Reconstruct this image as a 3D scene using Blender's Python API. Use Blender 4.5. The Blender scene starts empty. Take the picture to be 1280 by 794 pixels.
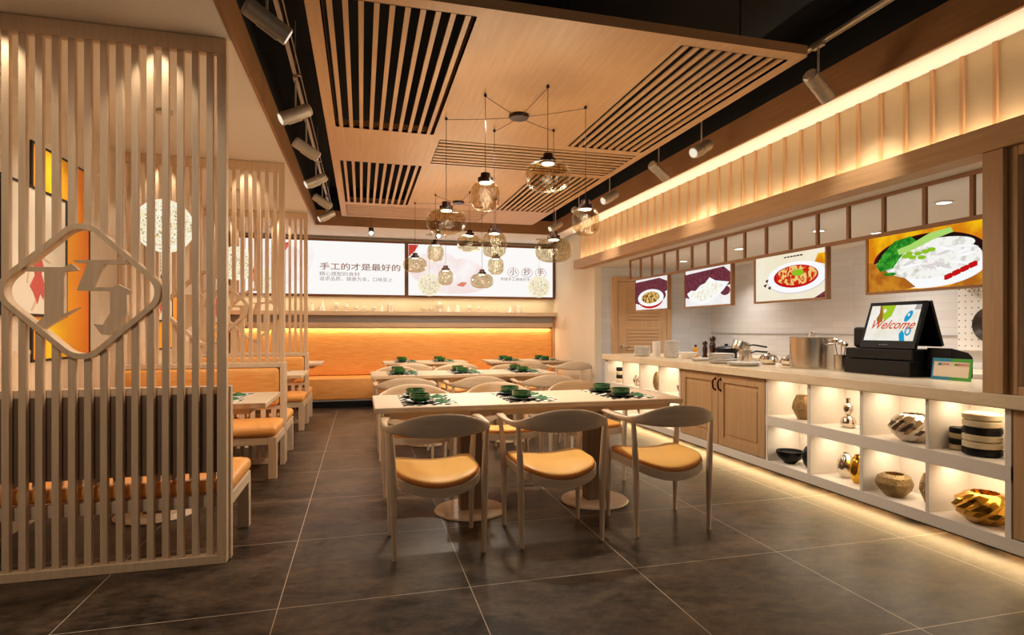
import bpy, math, random
from mathutils import Vector, Matrix, Euler
random.seed(7)
C = bpy.context.scene.collection
PI = math.pi
sin, cos = math.sin, math.cos

# ------------------------------------------------------------------ materials
def s2l(c):
    return tuple(((x/255)/12.92 if x/255 <= .04045 else ((x/255+.055)/1.055)**2.4) for x in c) + (1,)

def mat_base(name):
    m = bpy.data.materials.new(name); m.use_nodes = True
    nt = m.node_tree
    return m, nt, nt.nodes['Principled BSDF']

def plain(name, rgb, rough=.5, metal=0, bump=0, bscale=60, spec=.5, coat=0):
    m, nt, b = mat_base(name)
    b.inputs['Base Color'].default_value = s2l(rgb)
    b.inputs['Roughness'].default_value = rough
    b.inputs['Metallic'].default_value = metal
    b.inputs['Specular IOR Level'].default_value = spec
    b.inputs['Coat Weight'].default_value = coat
    n = nt.nodes.new('ShaderNodeTexNoise'); n.inputs['Scale'].default_value = bscale
    tc = nt.nodes.new('ShaderNodeTexCoord'); nt.links.new(tc.outputs['Object'], n.inputs['Vector'])
    mx = nt.nodes.new('ShaderNodeMix'); mx.data_type = 'RGBA'; mx.blend_type = 'MULTIPLY'
    mx.inputs[0].default_value = .12
    mx.inputs[6].default_value = s2l(rgb); nt.links.new(n.outputs['Color'], mx.inputs[7])
    nt.links.new(mx.outputs[2], b.inputs['Base Color'])
    if bump:
        bp = nt.nodes.new('ShaderNodeBump'); bp.inputs['Strength'].default_value = bump; bp.inputs['Distance'].default_value = .01
        nt.links.new(n.outputs['Fac'], bp.inputs['Height']); nt.links.new(bp.outputs[0], b.inputs['Normal'])
    return m

def streak(name, c1, c2, axis='x', rough=.45, scale=3.0, stretch=14, bump=.05, spec=.4, detail=6):
    """grain running along one axis"""
    m, nt, b = mat_base(name)
    tc = nt.nodes.new('ShaderNodeTexCoord'); mp = nt.nodes.new('ShaderNodeMapping')
    sc = {'x': (1, stretch, stretch), 'y': (stretch, 1, stretch), 'z': (stretch, stretch, 1)}[axis]
    mp.inputs['Scale'].default_value = sc
    n = nt.nodes.new('ShaderNodeTexNoise'); n.inputs['Scale'].default_value = scale; n.inputs['Detail'].default_value = detail
    n.inputs['Roughness'].default_value = .65
    r = nt.nodes.new('ShaderNodeValToRGB')
    r.color_ramp.elements[0].position = .3; r.color_ramp.elements[1].position = .7
    r.color_ramp.elements[0].color = s2l(c1); r.color_ramp.elements[1].color = s2l(c2)
    nt.links.new(tc.outputs['Object'], mp.inputs['Vector']); nt.links.new(mp.outputs[0], n.inputs['Vector'])
    nt.links.new(n.outputs['Fac'], r.inputs[0]); nt.links.new(r.outputs[0], b.inputs['Base Color'])
    b.inputs['Roughness'].default_value = rough; b.inputs['Specular IOR Level'].default_value = spec
    if bump:
        bp = nt.nodes.new('ShaderNodeBump'); bp.inputs['Strength'].default_value = bump; bp.inputs['Distance'].default_value = .01
        nt.links.new(n.outputs['Fac'], bp.inputs['Height']); nt.links.new(bp.outputs[0], b.inputs['Normal'])
    return m

def emis(name, rgb, strength=1.0, rgb2=None, scale=8, lo=.4, hi=.6, detail=3):
    m = bpy.data.materials.new(name); m.use_nodes = True; nt = m.node_tree
    nt.nodes.remove(nt.nodes['Principled BSDF'])
    e = nt.nodes.new('ShaderNodeEmission'); e.inputs[0].default_value = s2l(rgb); e.inputs[1].default_value = strength
    nt.links.new(e.outputs[0], nt.nodes['Material Output'].inputs[0])
    if rgb2:
        tc = nt.nodes.new('ShaderNodeTexCoord')
        n = nt.nodes.new('ShaderNodeTexNoise'); n.inputs['Scale'].default_value = scale; n.inputs['Detail'].default_value = detail
        r = nt.nodes.new('ShaderNodeValToRGB'); r.color_ramp.elements[0].position = lo; r.color_ramp.elements[1].position = hi
        r.color_ramp.elements[0].color = s2l(rgb); r.color_ramp.elements[1].color = s2l(rgb2)
        nt.links.new(tc.outputs['Object'], n.inputs['Vector'])
        nt.links.new(n.outputs['Fac'], r.inputs[0]); nt.links.new(r.outputs[0], e.inputs[0])
    return m

M = {}
for a in 'xyz':
    M['ash'+a] = streak('pale_ash_'+a, (206, 180, 150), (226, 202, 174), a, .45)
    M['oak'+a] = streak('honey_oak_'+a, (196, 152, 108), (211, 168, 122), a, .5, scale=2.2, stretch=18, bump=0)
    M['mid'+a] = streak('mid_oak_'+a, (182, 142, 100), (200, 160, 116), a, .5, stretch=16)
    M['brown'+a] = streak('brown_oak_'+a, (142, 98, 60), (160, 114, 72), a, .5, stretch=16)
M['slat'] = streak('screen_oak', (206, 174, 140), (224, 194, 160), 'z', .5)
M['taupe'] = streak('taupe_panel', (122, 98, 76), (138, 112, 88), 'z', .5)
M['dark'] = plain('dark_brown_metal', (46, 20, 14), .35, .3)
M['black'] = plain('black_plastic', (7, 7, 7), .45, spec=.3)
M['blackpaint'] = plain('black_paint', (7, 7, 8), .9)
M['orange'] = streak('orange_upholstery', (226, 150, 74), (244, 180, 102), 'x', .42, scale=4.5, stretch=10, bump=.25)
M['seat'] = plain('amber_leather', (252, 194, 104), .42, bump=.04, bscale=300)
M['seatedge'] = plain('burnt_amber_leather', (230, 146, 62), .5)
M['white'] = plain('white_lacquer', (236, 226, 214), .4)
M['ceil'] = plain('ceiling_paint', (233, 222, 208), .85)
M['grey'] = plain('grey_band', (150, 146, 146), .6)
M['spotgrey'] = plain('champagne_metal', (196, 184, 168), .4, .3)
M['green'] = plain('green_glaze', (22, 104, 46), .18, coat=.6)
M['darkgreen'] = plain('dark_green_glaze', (9, 36, 20), .2, coat=.5)
M['leafgreen'] = streak('leaf_cloth', (16, 70, 36), (70, 130, 84), 'x', .7, scale=20, stretch=3)
M['china'] = plain('white_china', (238, 232, 224), .15, coat=.6)
M['steel'] = streak('brushed_steel', (196, 184, 168), (214, 204, 190), 'z', .25); M['steel'].node_tree.nodes['Principled BSDF'].inputs['Metallic'].default_value = 1
M['silver'] = plain('silver', (216, 206, 192), .16, 1)
M['gold'] = plain('gold', (212, 164, 62), .2, 1)
M['bronze'] = plain('bronze', (160, 132, 88), .32, .9, bump=.9, bscale=120)
M['cream'] = plain('cream_ceramic', (214, 196, 160), .4)
M['millwood'] = plain('dark_walnut', (58, 28, 16), .2, coat=.5)
M['amber'] = plain('amber_oil', (214, 150, 50), .15)
M['led'] = emis('lamp_face', (255, 246, 230), 6)
M['ledwarm'] = emis('down_face', (255, 240, 215), 4)
M['frameblack'] = plain('black_frame', (16, 14, 13), .4)
M['peg'] = plain('white_peg', (226, 222, 214), .5)
M['panel_or'] = None

def ramp_mat(name, stops, axis, rough=.5):
    m, nt, b = mat_base(name)
    tc = nt.nodes.new('ShaderNodeTexCoord'); sp = nt.nodes.new('ShaderNodeSeparateXYZ'); r = nt.nodes.new('ShaderNodeValToRGB')
    nt.links.new(tc.outputs['Generated'], sp.inputs[0]); nt.links.new(sp.outputs[axis], r.inputs[0])
    el = r.color_ramp.elements
    while len(el) < len(stops): el.new(.5)
    for e, (p, c) in zip(el, stops): e.position = p; e.color = s2l(c)
    nt.links.new(r.outputs[0], b.inputs['Base Color']); b.inputs['Roughness'].default_value = rough
    return m
M['panel_or'] = ramp_mat('orange_yellow_panel', [(0, (250, 160, 28)), (.3, (253, 212, 30)), (.6, (250, 172, 34)), (1, (240, 128, 30))], 1)

# floor tile
def floor_mat():
    m, nt, b = mat_base('dark_stone_tile')
    tc = nt.nodes.new('ShaderNodeTexCoord'); sp = nt.nodes.new('ShaderNodeSeparateXYZ')
    nt.links.new(tc.outputs['Object'], sp.inputs[0])
    def math_(op, a, b_=None):
        n = nt.nodes.new('ShaderNodeMath'); n.operation = op
        for i, v in enumerate((a, b_)):
            if v is None: continue
            if isinstance(v, (int, float)): n.inputs[i].default_value = v
            else: nt.links.new(v, n.inputs[i])
        return n.outputs[0]
    def line(o, off, size, w):
        f = math_('FRACT', math_('ADD', math_('DIVIDE', math_('SUBTRACT', o, off), size), 20.5))
        return math_('LESS_THAN', math_('ABSOLUTE', math_('SUBTRACT', f, .5)), w/size/2)
    g = math_('MAXIMUM', line(sp.outputs[0], .482, .825, .0042), line(sp.outputs[1], 2.602, .81, .0042))
    n1 = nt.nodes.new('ShaderNodeTexNoise'); n1.inputs['Scale'].default_value = 2.6; n1.inputs['Detail'].default_value = 9; n1.inputs['Roughness'].default_value = .68; n1.inputs['Distortion'].default_value = .6
    mp = nt.nodes.new('ShaderNodeMapping'); mp.inputs['Scale'].default_value = (1, 1.7, 1); mp.inputs['Rotation'].default_value = (0, 0, .5)
    nt.links.new(tc.outputs['Object'], mp.inputs[0]); nt.links.new(mp.outputs[0], n1.inputs['Vector'])
    r = nt.nodes.new('ShaderNodeValToRGB'); e = r.color_ramp.elements
    e[0].position = .41; e[0].color = s2l((20, 15, 12)); e[1].position = .60; e[1].color = s2l((98, 80, 64))
    n3 = nt.nodes.new('ShaderNodeTexNoise'); n3.inputs['Scale'].default_value = 14; n3.inputs['Detail'].default_value = 8; n3.inputs['Roughness'].default_value = .75; nt.links.new(mp.outputs[0], n3.inputs['Vector'])
    mn = math_('ADD', math_('MULTIPLY', n1.outputs['Fac'], .62), math_('MULTIPLY', n3.outputs['Fac'], .38))
    nt.links.new(mn, r.inputs[0])
    mx = nt.nodes.new('ShaderNodeMix'); mx.data_type = 'RGBA'; mx.inputs[7].default_value = s2l((188, 172, 152))
    nt.links.new(g, mx.inputs[0]); nt.links.new(r.outputs[0], mx.inputs[6]); nt.links.new(mx.outputs[2], b.inputs['Base Color'])
    rr = nt.nodes.new('ShaderNodeMapRange'); rr.inputs[3].default_value = .3; rr.inputs[4].default_value = .48
    nt.links.new(n1.outputs['Fac'], rr.inputs[0]); nt.links.new(rr.outputs[0], b.inputs['Roughness'])
    b.inputs['Specular IOR Level'].default_value = .32
    return m
M['floor'] = floor_mat()

def wall_tex(name, c, sc=90, st=.35):
    return plain(name, c, .85, bump=st, bscale=sc)
M['wall'] = wall_tex('textured_plaster', (224, 206, 182), 70, .5)
M['paper'] = wall_tex('grasscloth', (212, 188, 150), 150, .3)
M['backwall'] = wall_tex('back_plaster', (236, 222, 200), 60, .2)

def brick_mat(name, c1, c2, mort, sx, sy, rows, vec='yz', msz=.012, rough=.25):
    m, nt, b = mat_base(name)
    tc = nt.nodes.new('ShaderNodeTexCoord'); sp = nt.nodes.new('ShaderNodeSeparateXYZ'); cb = nt.nodes.new('ShaderNodeCombineXYZ')
    nt.links.new(tc.outputs['Object'], sp.inputs[0])
    nt.links.new(sp.outputs['XYZ'.index(vec[0].upper())], cb.inputs[0]); nt.links.new(sp.outputs['XYZ'.index(vec[1].upper())], cb.inputs[1])
    br = nt.nodes.new('ShaderNodeTexBrick'); br.offset = 0
    br.inputs['Color1'].default_value = s2l(c1); br.inputs['Color2'].default_value = s2l(c2); br.inputs['Mortar'].default_value = s2l(mort)
    br.inputs['Scale'].default_value = 1; br.inputs['Brick Width'].default_value = sx; br.inputs['Row Height'].default_value = sy; br.inputs['Mortar Size'].default_value = msz
    nt.links.new(cb.outputs[0], br.inputs['Vector']); nt.links.new(br.outputs['Color'], b.inputs['Base Color'])
    b.inputs['Roughness'].default_value = rough
    return m
M['ktile'] = brick_mat('kitchen_tile', (206, 202, 198), (214, 210, 206), (192, 188, 184), .3, .075, 1, 'yz', .0018)
M['ktile2'] = brick_mat('kitchen_tile_end', (206, 202, 198), (214, 210, 206), (192, 188, 184), .3, .075, 1, 'xz', .0018)
M['stone'] = streak('travertine_worktop', (222, 198, 164), (240, 220, 190), 'y', .25, scale=3, stretch=5, bump=0)

def glass_mat(name, tint, a=.8, rough=.08, bump=0):
    m = bpy.data.materials.new(name); m.use_nodes = True; nt = m.node_tree
    nt.nodes.remove(nt.nodes['Principled BSDF'])
    t = nt.nodes.new('ShaderNodeBsdfTransparent'); t.inputs[0].default_value = s2l(tint)
    g = nt.nodes.new('ShaderNodeBsdfGlossy'); g.inputs[0].default_value = (1, .95, .85, 1); g.inputs[1].default_value = rough
    f = nt.nodes.new('ShaderNodeLayerWeight'); f.inputs[0].default_value = .35
    pw = nt.nodes.new('ShaderNodeMath'); pw.operation = 'POWER'; pw.inputs[1].default_value = 2.5
    mr = nt.nodes.new('ShaderNodeMapRange'); mr.inputs[3].default_value = 1-a; mr.inputs[4].default_value = .55
    mx = nt.nodes.new('ShaderNodeMixShader')
    nt.links.new(f.outputs['Facing'], pw.inputs[0]); nt.links.new(pw.outputs[0], mr.inputs[0]); nt.links.new(mr.outputs[0], mx.inputs[0])
    nt.links.new(t.outputs[0], mx.inputs[1]); nt.links.new(g.outputs[0], mx.inputs[2])
    nt.links.new(mx.outputs[0], nt.nodes['Material Output'].inputs[0])
    if bump:
        n = nt.nodes.new('ShaderNodeTexNoise'); n.inputs['Scale'].default_value = 22; n.inputs['Detail'].default_value = 4
        tc = nt.nodes.new('ShaderNodeTexCoord'); nt.links.new(tc.outputs['Object'], n.inputs['Vector'])
        bp = nt.nodes.new('ShaderNodeBump'); bp.inputs['Strength'].default_value = bump; bp.inputs['Distance'].default_value = .02
        nt.links.new(n.outputs['Fac'], bp.inputs['Height']); nt.links.new(bp.outputs[0], g.inputs['Normal'])
        n2 = nt.nodes.new('ShaderNodeTexNoise'); n2.inputs['Scale'].default_value = 60; n2.inputs['Detail'].default_value = 3
        mp2 = nt.nodes.new('ShaderNodeMapping'); mp2.inputs['Scale'].default_value = (1.6, 1.6, .5); nt.links.new(tc.outputs['Object'], mp2.inputs[0]); nt.links.new(mp2.outputs[0], n2.inputs['Vector'])
        r2 = nt.nodes.new('ShaderNodeValToRGB'); r2.color_ramp.elements[0].position = .38; r2.color_ramp.elements[1].position = .62
        r2.color_ramp.elements[0].color = s2l((206, 190, 160)); r2.color_ramp.elements[1].color = s2l((246, 238, 220))
        nt.links.new(n2.outputs['Fac'], r2.inputs[0]); nt.links.new(r2.outputs[0], t.inputs[0]); nt.links.new(bp.outputs[0], f.inputs['Normal'])
    return m
M['shade'] = glass_mat('smoked_amber_glass', (236, 216, 180), .996, .2, .5)
M['pane'] = glass_mat('clear_pane', (240, 240, 238), .93, .03)

# ------------------------------------------------------------------ mesh builder
class MB:
    def __init__(s): s.v = []; s.f = []; s.m = []
    def add(s, vs, fs, m=0):
        o = len(s.v); s.v += [tuple(p) for p in vs]; s.f += [tuple(i+o for i in f) for f in fs]; s.m += [m]*len(fs); return s
    def box(s, x0, x1, y0, y1, z0, z1, m=0):
        if x0 > x1: x0, x1 = x1, x0
        if y0 > y1: y0, y1 = y1, y0
        if z0 > z1: z0, z1 = z1, z0
        return s.add([(x0,y0,z0),(x1,y0,z0),(x1,y1,z0),(x0,y1,z0),(x0,y0,z1),(x1,y0,z1),(x1,y1,z1),(x0,y1,z1)],
                     [(0,3,2,1),(4,5,6,7),(0,1,5,4),(1,2,6,5),(2,3,7,6),(3,0,4,7)], m)
    def cyl(s, p0, p1, r0, r1=None, n=16, m=0):
        if r1 is None: r1 = r0
        p0, p1 = Vector(p0), Vector(p1); d = (p1-p0).normalized()
        a = d.orthogonal().normalized(); b = d.cross(a)
        vs = [p + (a*cos(2*PI*i/n)+b*sin(2*PI*i/n))*r for p, r in ((p0, r0), (p1, r1)) for i in range(n)]
        fs = [(i, (i+1) % n, n+(i+1) % n, n+i) for i in range(n)] + [tuple(range(n-1, -1, -1)), tuple(range(n, 2*n))]
        return s.add(vs, fs, m)
    def tube(s, pts, r, n=6, m=0, closed=False):
        rs = r if isinstance(r, (list, tuple)) else [r]*len(pts)
        pts = [Vector(p) for p in pts]; N = len(pts); vs = []; prev = None
        for i, p in enumerate(pts):
            if closed: d = pts[(i+1) % N]-pts[i-1]
            else: d = pts[min(i+1, N-1)]-pts[max(i-1, 0)]
            d.normalize()
            a = d.orthogonal().normalized() if prev is None else (prev-d*prev.dot(d)).normalized()
            prev = a; b = d.cross(a)
            vs += [p+(a*cos(2*PI*k/n)+b*sin(2*PI*k/n))*rs[i] for k in range(n)]
        fs = []
        for i in range(N if closed else N-1):
            j = (i+1) % N
            fs += [(i*n+k, i*n+(k+1) % n, j*n+(k+1) % n, j*n+k) for k in range(n)]
        if not closed: fs += [tuple(range(n-1, -1, -1)), tuple(range((N-1)*n, N*n))]
        return s.add(vs, fs, m)
    def lathe(s, prof, c=(0, 0, 0), n=24, m=0, ripple=0, lobes=0, twist=0):
        vs = []
        for (r, z) in prof:
            for i in range(n):
                a = 2*PI*i/n + twist*z
                k = 1+ripple*cos(lobes*2*PI*i/n) if lobes else 1
                vs.append((c[0]+r*k*cos(a), c[1]+r*k*sin(a), c[2]+z))
        fs = []
        for j in range(len(prof)-1):
            fs += [(j*n+i, j*n+(i+1) % n, (j+1)*n+(i+1) % n, (j+1)*n+i) for i in range(n)]
        if prof[0][0] > 1e-4: fs.append(tuple(range(n-1, -1, -1)))
        if prof[-1][0] > 1e-4: fs.append(tuple((len(prof)-1)*n+i for i in range(n)))
        return s.add(vs, fs, m)
    def prism(s, poly, fr, d, m=0):
        """poly 2D, fr(a,b,c)->3D, extruded from c=0 to c=d"""
        n = len(poly)
        ar = sum(poly[i][0]*poly[(i+1) % n][1]-poly[(i+1) % n][0]*poly[i][1] for i in range(n))
        if ar < 0: poly = poly[::-1]
        vs = [fr(a, b, 0) for a, b in poly]+[fr(a, b, d) for a, b in poly]
        fs = [tuple(range(n-1, -1, -1)), tuple(range(n, 2*n))]+[(i, (i+1) % n, n+(i+1) % n, n+i) for i in range(n)]
        return s.add(vs, fs, m)
    def obj(s, name, mats, parent=None, world=False, bevel=0, flat=False, ang=35):
        me = bpy.data.meshes.new(name)
        off = Vector((0, 0, 0))
        o = bpy.data.objects.new(name, me)
        if parent is not None:
            if world:
                r = parent; acc = Matrix.Identity(4)
                while r is not None:
                    acc = Matrix.LocRotScale(r.location, r.rotation_euler, r.scale) @ acc; r = r.parent
                inv = acc.inverted(); vs = [inv @ Vector(p) for p in s.v]
            else: vs = s.v
            o.parent = parent
        else:
            if world:   # put origin at the base centre
                xs, ys, zs = zip(*s.v); off = Vector(((min(xs)+max(xs))/2, (min(ys)+max(ys))/2, min(zs)))
                vs = [Vector(p)-off for p in s.v]; o.location = off
            else: vs = s.v
        me.from_pydata([tuple(p) for p in vs], [], s.f)
        if not isinstance(mats, (list, tuple)): mats = [mats]
        for mm in mats: me.materials.append(mm)
        me.polygons.foreach_set('material_index', s.m)
        me.update()
        if not flat:
            me.polygons.foreach_set('use_smooth', [True]*len(me.polygons)); me.set_sharp_from_angle(angle=math.radians(ang))
        if bevel:
            b = o.modifiers.new('bevel', 'BEVEL'); b.width = bevel; b.segments = 2; b.limit_method = 'ANGLE'; b.angle_limit = math.radians(40)
        C.objects.link(o)
        return o

def tag(o, label, cat, group=None, kind=None):
    o['label'] = label; o['category'] = cat
    if group: o['group'] = group
    if kind: o['kind'] = kind
    return o
def thing(name, label, cat, loc=(0, 0, 0), rz=0, group=None):
    o = bpy.data.objects.new(name, None); C.objects.link(o); o.empty_display_size = .05
    o.location = loc; o.rotation_euler = (0, 0, rz)
    return tag(o, label, cat, group)
def struct(name, mb, mats, parent=None, bevel=0):
    o = mb.obj(name, mats, parent, world=False, bevel=bevel)
    if parent is None: o['kind'] = 'structure'
    return o
def copy_tree(o, parent=None):
    c = o.copy(); C.objects.link(c)
    if parent is not None: c.parent = parent
    for ch in list(o.children): copy_tree(ch, c)
    return c
def dup(root, loc, rz=0, label=None, group=None):
    c = copy_tree(root); c.location = loc; c.rotation_euler = (0, 0, rz)
    if label: c['label'] = label
    if group: c['group'] = group
    return c
def text(name, body, size, loc, rot, mat, parent, align='CENTER', ext=.0015, sx=1, bold=0):
    cu = bpy.data.curves.new(name, 'FONT'); cu.body = body; cu.size = size; cu.extrude = ext; cu.align_x = align; cu.align_y = 'CENTER'
    cu.resolution_u = 3; cu.offset = bold
    t = bpy.data.objects.new(name, cu); C.objects.link(t)
    bpy.context.view_layer.update()
    dg = bpy.context.evaluated_depsgraph_get()
    me = bpy.data.meshes.new_from_object(t.evaluated_get(dg))
    bpy.data.objects.remove(t)
    o = bpy.data.objects.new(name, me); me.materials.clear(); me.materials.append(mat)
    C.objects.link(o)
    mw = Matrix.LocRotScale(Vector(loc), Euler(rot), Vector((sx, 1, 1)))
    me.transform(Matrix.Diagonal((sx, 1, 1, 1)))
    o.rotation_euler = rot
    if parent is not None:
        o.parent = parent
        o.location = Vector(loc)-parent.location
    else: o.location = loc
    return o
def light(name, kind, loc, energy, color=(1, .78, .52), rot=(0, 0, 0), size=.05, size_y=None, spot=60, blend=.5, spread=None):
    l = bpy.data.lights.new(name, kind); l.energy = energy; l.color = color
    if kind == 'AREA':
        l.shape = 'RECTANGLE' if size_y else 'SQUARE'; l.size = size
        if size_y: l.size_y = size_y
        if spread: l.spread = math.radians(spread)
    else:
        l.shadow_soft_size = size
        if kind == 'SPOT': l.spot_size = math.radians(spot); l.spot_blend = blend
    o = bpy.data.objects.new(name, l); C.objects.link(o); o.location = loc; o.rotation_euler = rot
    return o
def aim(o, target):
    d = Vector(target)-Vector(o.location); o.rotation_euler = d.to_track_quat('-Z', 'Y').to_euler()
def ell(cx, cy, rx, ry, n=32, a0=0, a1=2*PI, rot=0):
    out = []
    full = abs(a1-a0-2*PI) < 1e-6
    for i in range(n if full else n+1):
        a = a0+(a1-a0)*i/n; x, y = rx*cos(a), ry*sin(a)
        out.append((cx+x*cos(rot)-y*sin(rot), cy+x*sin(rot)+y*cos(rot)))
    return out

# ------------------------------------------------------------------ the room
XL, YB, XR, CZ = -1.95, 9.60, 3.25, 2.65
YF = -1.6
XK, YK, KZ = 5.16, 7.73, 2.078
struct('floor', MB().box(XL-.1, XK+.1, YF, YB+.1, -.1, 0), M['floor'])
w = struct('wall_left', MB().box(XL-.1, XL, YF, YB+.1, 0, 3.2), M['wall'])
wc = MB().box(XL, XL+.004, YF, YB-.12, 0, 1.03).box(XL, XL+.007, YF, YB-.12, 1.03, 1.055)
struct('trim_1', wc, M['ashz'])
struct('wall_back', MB().box(XL, XR+.1, YB, YB+.1, 0, 3.2), M['backwall'])
struct('wall_right', MB().box(XR, XR+.1, YK, YB, 0, 3.2), M['backwall'])
struct('wall_kitchen_end', MB().box(XR+.1, XK+.1, YK, YK+.1, 0, KZ), M['ktile2'])
struct('wall_kitchen_back', MB().box(XK, XK+.1, YF, YK, 0, KZ), M['ktile'])
struct('trim_2', MB().box(XK-.012, XK, YF, YK, 1.122, 1.127), M['grey'])
struct('ceiling', MB().box(XL, -.64, YF, YB, CZ, CZ+.02), M['ceil'])
struct('ceiling', MB().box(-.64, 3.14, 8.52, YB, CZ, CZ+.02), M['ceil'])
struct('ceiling', MB().box(2.92, 3.14, YF, 8.52, CZ, CZ+.02), M['ceil'])
struct('ceiling_kitchen', MB().box(3.2, XK+.1, YF, YK, KZ, KZ+.04), M['ceil'])
struct('ceiling_plenum', MB().box(XL, XR+.2, YF, YB, 3.2, 3.25), M['blackpaint'])
# brown fascias round the dark ceiling recess
struct('trim_3', MB().box(-.64, -.62, YF, 8.5, CZ-.002, 2.86), M['browny'])
struct('trim_4', MB().box(2.9, 2.92, YF, 8.5, CZ-.002, 2.86), M['browny'])
struct('trim_5', MB().box(-.64, 2.92, 8.5, 8.52, CZ-.002, 2.86), M['brownx'])
struct('ceiling_recess', MB().box(-.66, -.64, YF, 8.52, 2.67, 3.2).box(2.92, 2.94, YF, 8.52, 2.67, 3.2).box(-.64, 2.92, 8.52, 8.54, 2.67, 3.2), M['blackpaint'])
# bulkhead above the counter: grasscloth wall, battens, beam with a lit trough
bk = struct('wall_bulkhead', MB().box(3.14, 3.2, YF, 8.02, 2.10, 2.72), M['paper'])
k = 0; y = 2.22-.1685*14
while y < 7.95:
    MB().box(3.122, 3.14, y-.010, y+.010, 2.12, CZ).obj('batten', M['oakz'], bk)
    y += .1685
bm_ = struct('trim_6', MB().box(3.05, 3.07, YF, 8.06, 2.078, 2.205).box(3.07, 3.2, YF, 8.06, 2.078, 2.10).box(3.07, 3.2, 8.03, 8.06, 2.10, 2.205), M['midy'])
# kitchen door
d = struct('door_1', MB().box(3.60, 4.385, 7.70, 7.725, .01, 1.87), M['oakz'])
fr = MB().box(3.52, 3.595, 7.69, 7.73, 0, 1.945).box(4.39, 4.465, 7.69, 7.73, 0, 1.945).box(3.595, 4.39, 7.69, 7.73, 1.875, 1.945)
fr.obj('door_frame', M['oakz'], d, bevel=.004)
pn = MB()
for z0, z1 in ((.12, .62), (.72, 1.22)):
    k = z0
    while k < z1: pn.box(3.74, 4.25, 7.69, 7.70, k, k+.042); k += .05
for k in range(9): pn.box(3.74, 4.25, 7.69, 7.70, 1.32+.05*k, 1.362+.05*k)
pn.obj('door_panel', M['oakx'], d, bevel=.003)
MB().cyl((3.66, 7.70, .93), (3.66, 7.65, .93), .012).cyl((3.65, 7.655, .93), (3.76, 7.655, .93), .009).cyl((3.66, 7.70, .93), (3.66, 7.692, .93), .024).obj('door_handle', M['steel'], d)
# downlights in the kitchen ceiling
for i, (x, y, lb) in enumerate([(3.96, 3.15, 'recessed round downlight nearest the post in the kitchen ceiling'), (4.0, 4.34, 'recessed kitchen downlight seen above the third menu picture'), (4.04, 5.53, 'recessed kitchen downlight seen above the second menu picture'), (4.07, 6.72, 'recessed kitchen downlight nearest the wooden door'),
                                (3.96, 1.95, 'recessed kitchen downlight behind the glazed screen at the right edge'), (4.61, 3.1, 'recessed kitchen downlight near the tiled wall, high behind the wooden post'), (4.61, 4.3, 'recessed kitchen downlight near the tiled wall left of the large bowl picture'), (4.70, 6.7, 'recessed kitchen downlight in the corner beside the wooden door')]):
    t = thing('downlight', lb, 'ceiling light', (x, y, KZ-.012), 0, 'kitchen downlights')
    MB().lathe([(.055, .012), (.06, .004), (.055, 0), (.045, .002), (.042, .012)]).obj('rim', M['white'], t)
    MB().lathe([(.0001, .004), (.042, .004), (.042, .008), (.0001, .008)]).obj('light_disc', M['led'], t)
    light('kitchen_down', 'SPOT', (x, y, KZ-.03), 40, (1, .96, .91), size=.04, spot=130, blend=.9)

# ------------------------------------------------------------------ slatted screens with the diamond emblem
def rounded(poly, r, n=6):
    out = []; N = len(poly)
    for i in range(N):
        p = Vector(poly[i]); a = (Vector(poly[i-1])-p).normalized(); b = (Vector(poly[(i+1) % N])-p).normalized()
        half = a.angle(b)/2; t = r/math.tan(half)
        cc = p+(a+b).normalized()*(r/sin(half))
        v0 = (p+a*t)-cc; v1 = (p+b*t)-cc
        a0 = math.atan2(v0.y, v0.x); a1 = math.atan2(v1.y, v1.x); da = (a1-a0+PI) % (2*PI)-PI
        out += [(cc.x+r*cos(a0+da*k/n), cc.y+r*sin(a0+da*k/n)) for k in range(n+1)]
    return out
EX, EZ = -1.289, 1.362
outer = rounded([(EX-.385, EZ), (EX, EZ-.365), (EX+.385, EZ), (EX, EZ+.365)], .11, 8)
inner = rounded([(EX-.35, EZ), (EX, EZ-.331), (EX+.35, EZ), (EX, EZ+.331)], .09, 8)
GI = [(-1.549,1.474),(-1.374,1.476),(-1.339,1.494),(-1.309,1.464),(-1.369,1.456),(-1.369,1.254),(-1.304,1.286),(-1.457,1.176),(-1.487,1.201),(-1.448,1.247),(-1.448,1.454),(-1.53,1.454)]
G5 = [(-1.331,1.511),(-1.078,1.522),(-1.104,1.498),(-1.2,1.496),(-1.238,1.383),(-1.167,1.384),(-1.146,1.400),(-1.089,1.371),(-1.107,1.35),(-1.104,1.261),(-1.125,1.19),(-1.177,1.152),(-1.213,1.155),(-1.248,1.208),(-1.208,1.202),(-1.177,1.261),(-1.177,1.366),(-1.317,1.366),(-1.271,1.500),(-1.318,1.500)]
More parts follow.
